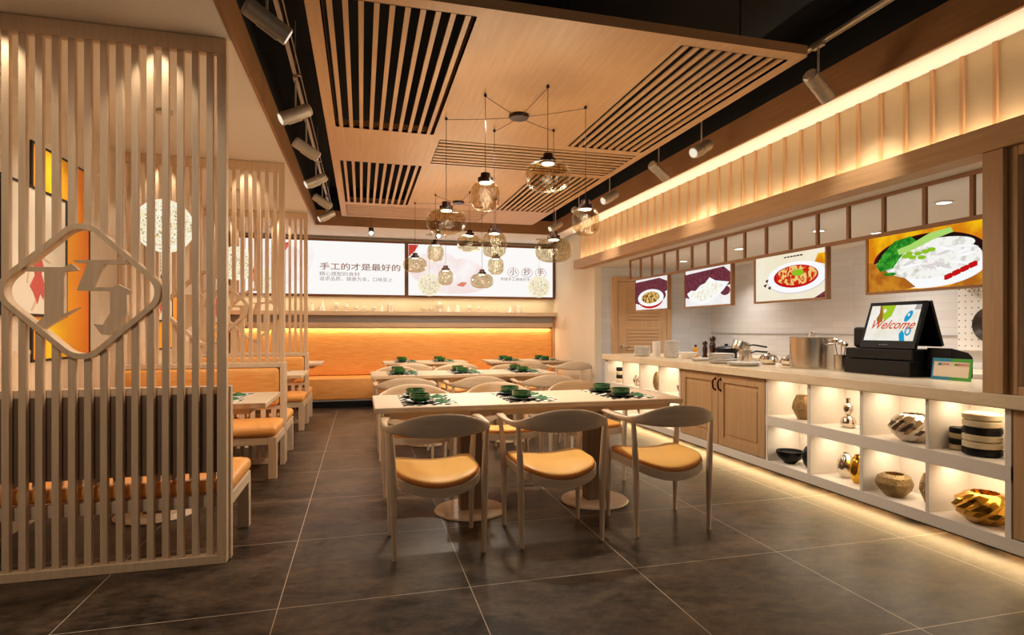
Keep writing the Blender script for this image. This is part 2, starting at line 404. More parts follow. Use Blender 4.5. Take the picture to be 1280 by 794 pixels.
def make_screen(y0):
    t = thing('slatted_screen', '', 'room divider', (-1.29, y0, 0), 0, 'slatted screens between the booths')
    D = .025
    f = MB().box(XL+.002, -.66, y0-D, y0+D, 0, .045).box(XL+.002, -.66, y0-D, y0+D, 2.57, 2.648).box(-.704, -.66, y0-D, y0+D, .045, 2.57).box(XL+.002, -1.91, y0-D, y0+D, .045, 2.57)
    f.obj('frame', M['slat'], t, world=True, bevel=.003)
    x = -.739
    while x > -1.9:
        dx = abs(x-EX)
        if dx < .345:
            h = .335*(1-dx/.37)
            if dx < .05: h -= .03*(1-dx/.05)
            segs = [(.045, EZ-h-.005), (EZ+h+.005, 2.57)]
        else: segs = [(.045, 2.57)]
        for a, b in segs: MB().box(x-.0145, x+.0145, y0-.015, y0+.015, a, b).obj('slat', M['slat'], t, world=True)
        x -= .0665
    n = len(outer); r = MB(); y1, y2 = y0-.035, y0+.03
    vs = [(a, y1, b) for a, b in outer]+[(a, y1, b) for a, b in inner]+[(a, y2, b) for a, b in outer]+[(a, y2, b) for a, b in inner]
    fs = []
    for i in range(n):
        j = (i+1) % n
        fs += [(i, j, n+j, n+i), (2*n+i, 3*n+i, 3*n+j, 2*n+j), (i, 2*n+i, 2*n+j, j), (n+i, n+j, 3*n+j, 3*n+i)]
    r.add(vs, fs); rg = r.obj('emblem_ring', M['slat'], t, world=True)
    fr = lambda a, b, c: (a, y0-.015+c, b)
    MB().prism(GI, fr, .03).obj('emblem_glyph', M['slat'], t, world=True, flat=True)
    MB().prism(G5, fr, .03).obj('emblem_glyph', M['slat'], t, world=True, flat=True)
    return t
SY = [3.20, 5.45, 7.70]
s1 = make_screen(SY[0]); s1['label'] = 'nearest slatted wooden screen with a rounded diamond emblem, floor to ceiling at far left'
for yy, lb in ((SY[1], 'middle slatted wooden screen with diamond emblem, rising behind the first orange booth seat'), (SY[2], 'farthest slatted wooden screen, beside the back wall banquette')):
    dup(s1, (-1.29, yy, 0), 0, lb)

# ------------------------------------------------------------------ booths
def pad_box(x0, x1, y0, y1, z0, z1, r=.03, puff=.012, nx=10, ny=6):
    """soft cushion: box whose edges round off and whose top swells"""
    mb = MB(); vs = []; 
    seg = 4
    def ringpts(ins, z):
        xx0, xx1, yy0, yy1 = x0+ins, x1-ins, y0+ins, y1-ins; rr = max(r-ins, .004); out = []
        for cx, cy, a0 in ((xx1-rr, yy1-rr, 0), (xx0+rr, yy1-rr, PI/2), (xx0+rr, yy0+rr, PI), (xx1-rr, yy0+rr, 1.5*PI)):
            out += [(cx+rr*cos(a0+PI/2*k/seg), cy+rr*sin(a0+PI/2*k/seg), z) for k in range(seg+1)]
        return out
    rings = []
    hz = min(r, (z1-z0)/2)
    for k in range(5):
        a = PI/2*k/4; rings.append(ringpts(hz*(1-sin(a))*.8, z0+hz*(1-cos(a))*1.0))
    for k in range(1, 5):
        a = PI/2*k/4; rings.append(ringpts(hz*(1-cos(a)), z1-hz+hz*sin(a)))
    for ins, p in ((.05, .5), (.1, .85), (.16, 1)):
        if x1-x0 > 2*ins+.05 and y1-y0 > 2*ins+.02: rings.append(ringpts(ins, z1+puff*p))
    n = len(rings[0])
    for rg in rings: vs += rg
    fs = []
    for j in range(len(rings)-1):
        fs += [(j*n+i, j*n+(i+1) % n, (j+1)*n+(i+1) % n, (j+1)*n+i) for i in range(n)]
    fs += [tuple(range(n-1, -1, -1)), tuple(range((len(rings)-1)*n, len(rings)*n))]
    return mb.add(vs, fs)
def rotpad(mb, fn):
    mb.v = [fn(*p) for p in mb.v]; return mb
W2 = .645
def make_bench():
    t = thing('booth_bench', '', 'bench', (0, 0, 0), 0, 'orange booth benches along the left wall')
    for sx in (-1, 1):
        x = sx*(W2-.02)
        MB().box(x-.02, x+.02, 0, .05, 0, .89).obj('rear_post', M['ashz'], t, bevel=.003)
        MB().box(sx*W2-sx*.062, sx*W2, .49, .55, 0, .33).obj('front_leg', M['ashz'], t, bevel=.003)
        MB().box(sx*W2-sx*.04, sx*W2, .05, .49, .27, .33).obj('side_rail', M['ashy'], t, bevel=.003)
    MB().box(-W2+.04, W2-.04, 0, .06, .85, .89).box(-W2+.04, W2-.04, 0.021, .05, .485, .52).obj('back_rail', M['ashx'], t, bevel=.003)
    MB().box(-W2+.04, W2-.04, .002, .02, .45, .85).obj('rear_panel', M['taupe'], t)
    # orange back cushion (depth along y)
    c = pad_box(-W2+.045, W2-.045, .522, .847, .02, .085, r=.03, puff=.01)
    rotpad(c, lambda x, y, z: (x, z, y)); c.f = [f[::-1] for f in c.f]
    c.obj('back_cushion', M['orange'], t)
    x = -W2+.09
    while x < W2-.06: MB().box(x-.02, x+.02, .025, .05, .415, .485).obj('baluster', M['ashz'], t); x += .085
    MB().box(-W2+.062, W2-.062, .5, .545, .27, .33).box(-W2+.04, W2-.04, .01, .05, .27, .33).obj('seat_rail', M['ashx'], t, bevel=.003)
    pad_box(-W2+.002, W2+.005, .025, .56, .332, .412, r=.035, puff=.014).obj('seat_cushion', M['orange'], t)
    return t
BX = -1.295
b0 = make_bench(); b0.location = (BX, SY[0]+.03, 0); b0['label'] = 'nearest booth bench, dark rear panel seen through the first slatted screen'
dup(b0, (BX, SY[1]-.03, 0), PI, 'orange booth bench facing the camera in front of the middle screen')
dup(b0, (BX, SY[1]+.03, 0), 0, 'booth bench turned away, just behind the middle slatted screen')
dup(b0, (BX, SY[2]-.03, 0), PI, 'orange booth bench facing the camera in front of the farthest screen')
dup(b0, (BX, SY[2]+.03, 0), 0, 'booth bench turned away behind the farthest screen, nearest the banquette')
# booth tables
def make_booth_table():
    t = thing('booth_table', '', 'table', (0, 0, 0), 0, 'booth tables')
    MB().box(-.67, .70, -.33, .33, .695, .73).obj('tabletop', M['ashx'], t, bevel=.004)
    MB().box(-.66, .60, -.27, .27, .655, .695).obj('apron', M['ashx'], t, bevel=.003)
    MB().box(-.06, .06, -.06, .06, .02, .655).obj('pedestal', M['taupe'], t, bevel=.004)
    MB().lathe([(.0001, 0), (.23, 0), (.235, .008), (.22, .018), (.0001, .022)], n=40).obj('base_disc', M['ashx'], t)
    return t
bt = make_booth_table(); bt.location = (-1.27, 4.14, 0); bt['label'] = 'pale booth table behind the first slatted screen'
dup(bt, (-1.27, 6.36, 0), 0, 'pale booth table between the middle and farthest screens')
dup(bt, (-1.22, 8.42, 0), 0, 'pale booth table beyond the farthest screen, by the banquette')

# wall art on the left wall
def art(i, y0):
    t = thing('wall_panel', ['tall orange and yellow wall panel seen through the nearest screen, behind the white picture', 'second tall orange wall panel, seen right of the nearest screen\'s diamond', 'farthest tall orange wall panel, past the farthest bench'][i], 'wall panel', (XL+.008, y0+.39, .98), 0, 'orange wall panels')
    MB().box(XL+.002, XL+.010, y0+.02, y0+.762, .99, 2.32).obj('panel', M['panel_or'], t, world=True)
    MB().box(XL+.002, XL+.013, y0, y0+.02, .98, 2.333).box(XL+.002, XL+.013, y0+.762, y0+.782, .98, 2.333).box(XL+.002, XL+.013, y0+.02, y0+.762, .98, .995).box(XL+.002, XL+.013, y0+.02, y0+.762, 2.318, 2.333).obj('frame', M['frameblack'], t, world=True)
    a, b = y0-.33, y0+.41
    t = thing('framed_picture', ['white ink picture of a dancing figure in red, nearest on the left wall', 'second white framed figure picture on the left wall, behind the hanging ball lamp', 'farthest white framed figure picture on the left wall'][i], 'picture', (XL+.02, y0+.04, 1.26), 0, 'white pictures on the left wall')
    MB().box(XL+.016, XL+.026, a, a+.022, 1.26, 2.05).box(XL+.016, XL+.026, b-.022, b, 1.26, 2.05).box(XL+.016, XL+.026, a+.022, b-.022, 1.26, 1.276).box(XL+.016, XL+.026, a+.022, b-.022, 2.034, 2.05).obj('frame', M['frameblack'], t, world=True)
    MB().box(XL+.016, XL+.022, a+.022, b-.022, 1.276, 2.034).obj('canvas', M['artpaper'], t, world=True)
    fr = lambda p, q, c: (XL+.022+c, a+.022+p*.696, 1.274+q*.762)
    g = MB()
    # figure: head bun, dress, skirt folds
    g.prism(ell(.52, .52, .028, .03, 14), fr, .001, 1)
    g.prism(ell(.515, .562, .03, .022, 12), fr, .002, 2).prism(ell(.51, .588, .014, .014, 10), fr, .002, 2)
    g.prism([(.47, .49), (.55, .49), (.60, .40), (.57, .33), (.63, .22), (.60, .12), (.55, .17), (.50, .08), (.44, .17), (.38, .22), (.46, .31), (.44, .40)], fr, .0015, 0)
    g.prism([(.55, .49), (.72, .44), (.73, .425), (.56, .46)], fr, .001, 1)
    g.prism([(.46, .48), (.36, .38), (.33, .24), (.35, .24), (.38, .36), (.47, .45)], fr, .001, 1)
    g.prism([(.47, .12), (.40, .03), (.42, .02), (.50, .11)], fr, .001, 1)
    g.obj('figure', [M['artred'], M['artskin'], M['frameblack']], t, world=True, flat=True)
    k = MB()
    for j in range(7):
        z = .93-.045*j; k.prism([(.47, z), (.50, z+.004), (.50, z-.026), (.475, z-.03)], fr, .001)
    for j in range(5):
        z = .90-.06*j; k.prism(ell(.80, z, .035, .022, 10), fr, .001).prism([(.76, z-.03), (.85, z-.024), (.84, z-.034), (.77, z-.038)], fr, .001)
    k.obj('ink_writing', M['artgrey'], t, world=True, flat=True)
M['artpaper'] = plain('rice_paper', (240, 230, 212), .8)
M['artred'] = plain('ink_red', (206, 92, 84), .8); M['artskin'] = plain('ink_skin', (226, 190, 164), .8); M['artgrey'] = plain('ink_grey', (150, 136, 124), .8)
for i in range(3): art(i, 4.12+2.25*i)

# ------------------------------------------------------------------ ball lamps
def make_ball():
    t = thing('ball_lamp', '', 'pendant lamp', (0, 0, 0), 0, 'glowing woven ball lamps')
    MB().lathe([(.0001, 0), (.05, 0), (.05, -.02), (.0001, -.022)][::-1]).obj('canopy', M['spotgrey'], t)
    MB().cyl((0, 0, -.02), (0, 0, -.60), .0025, n=6).obj('cord', M['spotgrey'], t)
    zc, R = -.775, .175
    g = MB(); n1, n2 = 20, 12
    g.lathe([(max((R-.008)*sin(PI*j/n2), .0001), zc-(R-.008)*cos(PI*j/n2)) for j in range(n2+1)], n=24)
    inner_ = g.obj('diffuser', M['ballglow'], t, flat=False, ang=80)
    w = MB(); rnd = random.Random(3)
    for k in range(64):
        nrm = Vector((rnd.gauss(0, 1), rnd.gauss(0, 1), rnd.gauss(0, 1))).normalized()
        a = nrm.orthogonal().normalized(); b = nrm.cross(a); off = rnd.uniform(-.55, .55)*R; rr = math.sqrt(R*R-off*off)
        w.tube([nrm*off+(a*cos(2*PI*i/20)+b*sin(2*PI*i/20))*rr+Vector((0, 0, zc)) for i in range(20)], .0028, n=3, closed=True)
    w.obj('woven_shell', M['rattan'], t)
    return t
M['ballglow'] = emis('ball_glow', (255, 248, 222), .9, (196, 160, 96), 60, .46, .56)
M['rattan'] = emis('glowing_rattan', (255, 250, 228), .98, (250, 232, 186), 30, .45, .6)
bl = make_ball(); bl.location = (-1.28, 4.33, CZ-.001); bl['label'] = 'large woven ball lamp over the nearest booth table'
balls = [(-1.28, 4.33)]
for x, y, lb in ((-1.28, 6.58, 'woven ball lamp over the second booth table'), (-1.28, 8.83, 'woven ball lamp over the last booth, before the back wall'), (1.016, 8.95, 'woven ball lamp before the white banner, middle of the back wall'), (2.79, 8.95, 'woven ball lamp at the right end of the back wall')):
    dup(bl, (x, y, CZ-.001), 0, lb); balls.append((x, y))

# ------------------------------------------------------------------ dining chairs
def seat_outline(s=1.0, n=40):
    pts = []
    # D shape, front straight at +y, round rear
    ctrl = [(.225, .185), (.235, .0), (.225, -.13), (.16, -.215), (.0, -.245), (-.16, -.215), (-.225, -.13), (-.235, 0), (-.225, .185), (-.1, .175), (0, .172), (.1, .175)]
    N = len(ctrl)
    for i in range(N):
        p0, p1, p2, p3 = (Vector(ctrl[(i+k-1) % N]) for k in range(4))
        for k in range(4):
            u = k/4; q = .5*((2*p1)+(p2-p0)*u+(2*p0-5*p1+4*p2-p3)*u*u+(3*p1-p0-3*p2+p3)*u**3)
            pts.append((q.x*s, q.y*s-.01*(1-s)))
    return pts
def sag(x, y): 
    k = 1-(x/.235)**2
    f = min(max((.185-y)/.43, 0), 1)
    return -(.018+.042*f)*k
def make_chair():
    t = thing('dining_chair', '', 'chair', (0, 0, 0), 0, 'round-backed dining chairs')
    for sx in (-1, 1):
        MB().tube([(sx*.232, -.195, 0), (sx*.236, -.193, .20), (sx*.238, -.19, .40), (sx*.245, -.19, .55), (sx*.252, -.19, .668)], [.0115, .0165, .0195, .016, .0125], n=14).obj('leg', M['ashz'], t)
        MB().tube([(sx*.236, .19, 0), (sx*.238, .19, .20), (sx*.24, .19, .40), (sx*.25, .19, .55), (sx*.262, .19, .662)], [.0115, .0165, .0195, .015, .011], n=14).obj('leg', M['ashz'], t)
    # seat cushion
    rings = []; o = seat_outline(1.0)
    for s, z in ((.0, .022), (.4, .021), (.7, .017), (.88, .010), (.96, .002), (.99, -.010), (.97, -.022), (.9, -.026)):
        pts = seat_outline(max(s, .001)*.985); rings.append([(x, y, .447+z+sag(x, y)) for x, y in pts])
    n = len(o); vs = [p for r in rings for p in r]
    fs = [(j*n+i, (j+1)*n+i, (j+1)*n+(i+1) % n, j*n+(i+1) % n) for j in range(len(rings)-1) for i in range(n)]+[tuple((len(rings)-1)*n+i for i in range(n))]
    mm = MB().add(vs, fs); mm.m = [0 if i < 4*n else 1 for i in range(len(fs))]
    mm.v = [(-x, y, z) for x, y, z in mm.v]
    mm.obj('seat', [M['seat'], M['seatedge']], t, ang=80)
    # bent frame below
    a, b = seat_outline(1.0), seat_outline(.90)
    vs = []
    for src, dz in ((a, .421), (a, .374), (b, .374), (b, .421)): vs += [(x, y, dz+sag(x, y)) for x, y in src]
    fs = [(j*n+i, j*n+(i+1) % n, ((j+1) % 4)*n+(i+1) % n, ((j+1) % 4)*n+i) for j in range(4) for i in range(n)]
    MB().add(vs, fs).obj('seat_frame', M['ashx'], t, ang=50)
    # top rail: arms sweep into the broad back
    half = [(.255, .235, .672, .030, .009), (.264, .19, .671, .029, .010), (.272, .10, .668, .022, .012), (.276, .0, .665, .017, .013), (.274, -.09, .664, .013, .015), (.266, -.16, .665, .0125, .018), (.245, -.212, .670, .012, .024), (.205, -.243, .677, .0115, .037), (.15, -.262, .684, .011, .053), (.08, -.272, .688, .0105, .063), (0, -.275, .689, .0105, .067)]
    path = half + [(-x, y, z, w, h) for x, y, z, w, h in half[-2::-1]]
    vs = []; n = 10
    for i, (x, y, z, w, h) in enumerate(path):
        p = path[max(i-1, 0)]; q = path[min(i+1, len(path)-1)]
        d = Vector((q[0]-p[0], q[1]-p[1], 0)).normalized(); nn = Vector((d.y, -d.x, 0))
        for k in range(n):
            a = 2*PI*(k+.5)/n
            c_, s_ = cos(a), sin(a)
            c_ = math.copysign(abs(c_)**.6, c_); s_ = math.copysign(abs(s_)**.8, s_)
            vs.append(Vector((x, y, z))+nn*(w*c_)+Vector((0, 0, h*s_)))
    N = len(path)
    fs = [(i*n+k, i*n+(k+1) % n, (i+1)*n+(k+1) % n, (i+1)*n+k) for i in range(N-1) for k in range(n)]+[tuple(range(n-1, -1, -1)), tuple(range((N-1)*n, N*n))]
    r = MB().add(vs, fs).obj('backrest', M['ashx'], t, ang=60)
    ss = r.modifiers.new('smooth', 'SUBSURF'); ss.levels = 1; ss.render_levels = 1
    return t
ch = make_chair()
CX = [.395, 1.07, 1.75]
spots = []
side = ['left', 'middle', 'right']
for i, x in enumerate(CX):
    spots.append((x, 3.19, 0, f'{side[i]} one of three foremost dining chairs, back to camera at the front table'))
for i, x in enumerate(CX):
    spots.append((x, 4.33, PI, f'{side[i]} chair behind the front table, pale backrest rising above its edge'))
for i, x in enumerate(CX):
    spots.append((x, 5.48, 0, f'{side[i]} chair on the near side of the second long table, back to camera'))
for i, x in enumerate(CX):
    spots.append((x, 6.66, PI, f'{side[i]} chair behind the second long table, facing the camera'))
for i, (x, lb) in enumerate([(.62, 'left chair at the small rear table before the banquette'), (1.21, 'right chair at the small rear table before the banquette'), (2.17, 'left chair at the rear right table near the white wall'), (2.82, 'right chair at the rear right table, beside the white wall')]):
    spots.append((x, 7.62, 0, lb))
for i, (x, y, rz, lb) in enumerate(spots):
    if i == 0: ch.location = (x, y, 0); ch.rotation_euler = (0, 0, rz); ch['label'] = lb
    else: dup(ch, (x, y, 0), rz, lb)

# ------------------------------------------------------------------ dining tables
def make_table(name, x0, x1, y0, y1, label, peds):
    cx, cy = (x0+x1)/2, (y0+y1)/2; h = (x1-x0)/2; d = (y1-y0)/2
    t = thing('dining_table', label, 'table', (cx, cy, 0), 0, 'pale dining tables')
    MB().box(-h, h, -d, d, .697, .73).obj('tabletop', M['ashx'], t, bevel=.006)
    MB().box(-h+.06, h-.06, -d+.062, d-.062, .655, .697).obj('apron', M['ashx'], t, bevel=.003)
    for p in peds:
        MB().box(p-.07, p+.07, -.05, .05, .018, .652).obj('pedestal', M['taupe'], t, bevel=.004)
        MB().lathe([(.0001, 0), (.225, 0), (.232, .006), (.225, .016), (.0001, .02)], c=(p, 0, 0), n=48).obj('base_disc', M['ashx'], t)
    return t
make_table('t1', .07, 2.04, 3.37, 4.04, 'front long dining table with three green place settings', (-.37, .50))
make_table('t2', .09, 1.98, 5.69, 6.34, 'second long dining table, in the middle row', (-.37, .50))
make_table('t3', .29, 1.44, 7.93, 8.5, 'small rear table at the left, before the orange banquette', (0,))
make_table('t4', 1.75, 3.0, 7.93, 8.5, 'rear right table near the white wall', (0,))

# place settings
def mat_mat():
    m, nt, b = mat_base('zigzag_cloth')
    tc = nt.nodes.new('ShaderNodeTexCoord'); mp = nt.nodes.new('ShaderNodeMapping'); mp.inputs['Rotation'].default_value = (0, 0, .7)
    mp.inputs['Scale'].default_value = (1, 1, 1)
    w = nt.nodes.new('ShaderNodeTexWave'); w.inputs['Scale'].default_value = 5; w.inputs['Distortion'].default_value = 5; w.inputs['Detail'].default_value = 0; w.inputs['Detail Scale'].default_value = 3
    r = nt.nodes.new('ShaderNodeValToRGB'); r.color_ramp.interpolation = 'CONSTANT'
    r.color_ramp.elements[0].color = s2l((14, 20, 16)); r.color_ramp.elements[1].position = .52; r.color_ramp.elements[1].color = s2l((238, 228, 210))
    nt.links.new(tc.outputs['Object'], mp.inputs[0]); nt.links.new(mp.outputs[0], w.inputs[0]); nt.links.new(w.outputs['Fac'], r.inputs[0]); nt.links.new(r.outputs[0], b.inputs['Base Color'])
    b.inputs['Roughness'].default_value = .9
    return m
M['mat'] = mat_mat()
M['chop'] = plain('black_lacquer', (16, 12, 10), .3)
def bowl_mb(r=.062, h=.05):
    return MB().lathe([(.0001, .0), (r*.6, 0), (r*.66, .005), (r*.94, .012), (r, .020), (r*1.01, h), (r-.005, h), (r-.006, .022), (r*.7, .010), (.0001, .009)], n=28)
def saucer_mb(r=.095):
    return MB().lathe([(.0001, 0), (r*.5, 0), (r*.8, .006), (r, .016), (r-.004, .018), (r*.6, .009), (.0001, .006)], n=28)
def napkin_mb():
    m = MB()
    # leaf-fold napkin: two crossed raised triangles
    m.add([(-.06, -.02, 0), (.0, -.06, 0), (.06, -.01, 0), (.01, .05, 0), (0, -.005, .022), (-.03, .02, .012)], [(0, 1, 4), (1, 2, 4), (2, 3, 4), (3, 5, 4), (5, 0, 4), (0, 5, 3, 2, 1)])
    m.add([(-.055, .03, 0), (-.01, -.01, 0), (.05, .045, 0), (-.005, .075, 0), (0, .035, .018)], [(0, 1, 4), (1, 2, 4), (2, 3, 4), (3, 0, 4), (0, 3, 2, 1)])
    return m
proto = {}
def first(kind, fn):
    if kind not in proto: proto[kind] = fn(); return proto[kind]
    return copy_tree(proto[kind])
TZ = .73
def setting(x, y, z, tname, which):
    pos = f'{which} ' if which else ''
    o = first('placemat', lambda: MB().box(-.165, .165, -.28, .28, 0, .002).obj('placemat', M['mat'])); o.location = (x, y, z)
    tag(o, f'{pos}black and white patterned placemat on {tname}', 'placemat', 'patterned placemats')
    for nf, dy in (('near', -.155), ('far', .155)):
        o = first('saucer', lambda: saucer_mb().obj('saucer', M['darkgreen'])); o.location = (x-.055, y+dy, z+.002)
        tag(o, f'{nf} dark saucer on the {pos}placemat of {tname}', 'saucer', 'dark green saucers')
        o = first('soup_bowl', lambda: bowl_mb().obj('soup_bowl', M['green'])); o.location = (x-.055, y+dy, z+.0095)
        tag(o, f'{nf} green bowl on the {pos}placemat of {tname}', 'bowl', 'green bowls')
        o = first('napkin', lambda: napkin_mb().obj('folded_napkin', M['leafgreen'], flat=True)); o.location = (x+.088, y+dy*.75, z+.002)
        tag(o, f'{nf} folded green napkin on the {pos}placemat of {tname}', 'napkin', 'folded green napkins')
for i, x in enumerate((.40, 1.045, 1.73)): setting(x, 3.70, TZ, 'the front table', side[i])
for i, x in enumerate((.42, 1.06, 1.70)): setting(x, 6.015, TZ, 'the second table', side[i])
for i, x in enumerate((.60, 1.13)): setting(x, 8.21, TZ, 'the small rear table', ['left', 'right'][i])
for i, x in enumerate((2.10, 2.66)): setting(x, 8.21, TZ, 'the rear right table', ['left', 'right'][i])
setting(-.90, 4.14, TZ, 'the nearest booth table', '')
setting(-.90, 6.36, TZ, 'the second booth table', '')

# ------------------------------------------------------------------ banquette, shelf and banners on the back wall
t = thing('banquette', 'long orange upholstered banquette along the back wall', 'banquette', (.65, 9.3, 0))
pad_box(XL+.02, XR-.01, 9.03, 9.52, .12, .445, r=.03, puff=.012).obj('seat', M['orange'], t, world=True)
MB().box(XL+.02, XR-.01, 9.06, 9.595, .0, .10).obj('plinth', M['black'], t, world=True)
MB().box(XL+.02, XR-.01, 9.045, 9.595, .10, .12).obj('seat_base', M['grey'], t, world=True)
c = pad_box(XL+.02, XR-.04, .45, 1.20, 0, .085, r=.03, puff=.006)
rotpad(c, lambda x, y, z: (x, 9.595-z, y))
c.obj('backrest', M['orange'], t, world=True)
MB().box(XR-.04, XR-.002, 9.48, 9.595, .12, 1.39).obj('end_post', M['oakz'], t, world=True)
t = thing('wall_shelf', 'long pale display shelf on the back wall above the banquette', 'shelf', (.65, 9.5, 1.21))
MB().box(XL+.016, XR-.002, 9.37, 9.598, 1.405, 1.47).obj('shelf_board', M['ashx'], t, world=True, bevel=.003)
MB().box(XL+.016, XR-.05, 9.47, 9.598, 1.29, 1.405).obj('grey_band', M['grey'], t, world=True)
MB().box(XL+.016, XR-.05, 9.46, 9.598, 1.22, 1.29).obj('lower_rail', M['ashx'], t, world=True)
M['fr'] = streak('walnut_frame', (110, 66, 30), (126, 78, 38), 'x', .5)
M['banner'] = emis('backlit_white', (252, 249, 246), 1.0)
M['bpink'] = emis('backlit_pink', (246, 226, 222), 1.0, (253, 247, 244), 3, .4, .65)
M['bred'] = emis('backlit_red', (214, 66, 52), .9, (240, 150, 120), 5)
M['btext'] = emis('print_brown', (158, 98, 68), .8)
M['btext2'] = emis('print_grey_brown', (176, 148, 130), .75)
for k_, x0, x1, lb in ((0, -1.86, .705, 'left backlit white banner with Chinese slogan on the back wall'), (1, .705, 3.23, 'right backlit white banner with three circled characters on the back wall')):
    t = thing('backlit_banner', lb, 'sign', ((x0+x1)/2, 9.53, 1.7), 0, 'backlit banners on the back wall')
    MB().box(x0+.03, x1-.03, 9.475, 9.598, 1.735, 2.57).obj('light_panel', M['banner'], t, world=True)
    MB().box(x0, x0+.03, 9.46, 9.598, 1.705, 2.60).box(x1-.03, x1, 9.46, 9.598, 1.705, 2.60).box(x0+.03, x1-.03, 9.46, 9.598, 1.705, 1.735).box(x0+.03, x1-.03, 9.46, 9.598, 2.57, 2.60).obj('frame', M['fr'], t, world=True)
    fr = lambda a, b, c: (a, 9.475-c, b)
    g = MB()
    if k_ == 0:
        g.prism(ell(-1.25, 2.15, .42, .30, 30, rot=.5), fr, .001, 0).prism(ell(-.86, 2.2, .10, .28, 24, rot=-.4), fr, .0005, 0)
        g.prism([(-1.35, 2.35), (-1.22, 2.50), (-1.05, 2.54), (-1.12, 2.42), (-1.24, 2.30)], fr, .002, 1)
        g.prism([(-1.72, 2.0), (-1.55, 2.2), (-1.5, 2.05), (-1.6, 1.9)], fr, .002, 1)
        g.obj('printed_food', [M['bpink'], M['bred']], t, world=True, flat=True)
        text('slogan', '手工的才是最好的', .118, (-.01, 9.473, 2.165), (PI/2, 0, 0), M['btext'], t, sx=1.33, bold=.0009)
        text('slogan_line', '精心搭配的食材', .07, (-.64, 9.473, 2.052), (PI/2, 0, 0), M['btext2'], t, align='LEFT', sx=1.25)
        text('slogan_line', '追求品质，健康为本，口味至上', .07, (-.64, 9.473, 1.975), (PI/2, 0, 0), M['btext2'], t, align='LEFT', sx=1.15)
    else:
        g.prism(ell(1.15, 2.2, .40, .26, 30, rot=.2), fr, .0005, 0).prism(ell(1.75, 2.12, .34, .2, 30, rot=-.5), fr, .001, 0).prism(ell(1.5, 1.9, .5, .13, 30), fr, .0015, 0)
        g.prism([(.74, 2.56), (.90, 2.56), (.84, 2.46), (.74, 2.36)], fr, .002, 1)
        g.prism([(1.52, 1.92), (1.62, 1.97), (1.70, 1.96), (1.64, 1.89), (1.56, 1.90)], fr, .002, 1)
        g.obj('printed_food', [M['bpink'], M['bred']], t, world=True, flat=True)
        cc = MB()
        for cx in (2.494, 2.738, 2.983):
            cc.tube([(cx+.095*cos(a), 9.473, 2.152+.078*sin(a)) for a in [2*PI*i/32 for i in range(32)]], .0035, n=4, closed=True)
        cc.obj('printed_circle', M['btext'], t, world=True)
        for cx, chh in ((2.494, '小'), (2.738, '抄'), (2.983, '手')):
            text('sign_character', chh, .125, (cx, 9.473, 2.155), (PI/2, 0, 0), M['btext'], t, bold=.0009)
        text('slogan_line', '传统手工美味抄手小吃', .06, (2.60, 9.473, 2.03), (PI/2, 0, 0), M['btext2'], t, sx=1.1)
# small white ornaments on the shelf
def cone(h, w): return MB().lathe([(.0001, 0), (w/2, 0), (w/2, .01), (w*.32, h*.45), (w*.1, h*.75), (w*.07, h*.8), (w*.12, h*.86), (w*.05, h), (.0001, h)], n=18)
def goblet(h, w): return MB().lathe([(.0001, 0), (w*.3, 0), (w*.3, .006), (w*.08, h*.2), (w*.08, h*.4), (w*.42, h*.55), (w*.46, h*.85), (w*.38, h), (w*.33, h), (w*.38, h*.8), (.0001, h*.55)], n=18)
def jar(h, w): return MB().lathe([(.0001, 0), (w*.42, 0), (w*.45, h*.1), (w*.45, h*.8), (w*.38, h*.86), (w*.42, h*.9), (w*.42, h), (w*.36, h), (w*.36, h*.9), (.0001, h*.88)], n=18)
def dish(h, w): return MB().lathe([(.0001, 0), (w*.25, 0), (w*.2, h*.3), (w*.5, h*.6), (w*.48, h*.75), (w*.15, h*.8), (w*.08, h), (.0001, h)], n=18)
orn = [(-.748, .14, .08, cone, 'white cone vase, left end of the back shelf'), (-.593, .178, .106, cone, 'tall cone vase with a thin top, left part of the back shelf'), (-.384, .135, .082, goblet, 'tallest clear goblet in the left group on the back shelf'), (-.239, .117, .07, goblet, 'second clear goblet in the left group on the back shelf'),
       (-.086, .086, .07, goblet, 'third goblet in the left group on the back shelf, short'), (.046, .086, .07, goblet, 'fourth goblet in the left group on the back shelf, short'), (.192, .074, .077, goblet, 'shortest goblet in the left group on the back shelf'), (.317, .112, .071, cone, 'small white cone vase beside the pale jar, left group of the shelf'), (.465, .145, .09, jar, 'pale cylindrical jar ending the left group on the back shelf'),
       (.987, .082, .098, dish, 'low white lidded dish starting the right group of the shelf'), (1.11, .075, .085, dish, 'second low white lidded dish in the right group of the shelf'), (1.252, .181, .118, dish, 'tall white covered dish with a pointed lid on the back shelf'), (1.39, .102, .086, cone, 'small white cone right of the pointed covered dish'), (1.547, .156, .10, cone, 'tall white cone vase in the right group of the shelf'),
       (1.749, .117, .08, goblet, 'tallest goblet in the right group of the shelf'), (1.909, .097, .067, goblet, 'second goblet in the right group of the shelf'), (2.063, .064, .061, goblet, 'third goblet in the right group of the shelf, very short'), (2.187, .064, .061, goblet, 'fourth goblet in the right group, nearest the last cone'), (2.459, .112, .088, cone, 'white cone vase near the right end of the shelf'), (2.607, .136, .089, jar, 'pale jar at the right end of the back shelf')]
M['pearl'] = plain('pearl_porcelain', (236, 228, 220), .2, coat=.5)
for x, h, w, fn, lb in orn:
    o = fn(h, w).obj({'cone': 'cone_vase', 'goblet': 'goblet', 'jar': 'jar', 'dish': 'covered_dish'}[fn.__name__], M['pearl']); o.location = (x, 9.535, 1.47)
    tag(o, lb, {'cone': 'vase', 'goblet': 'goblet', 'jar': 'jar', 'dish': 'dish'}[fn.__name__], 'white ornaments on the back shelf')

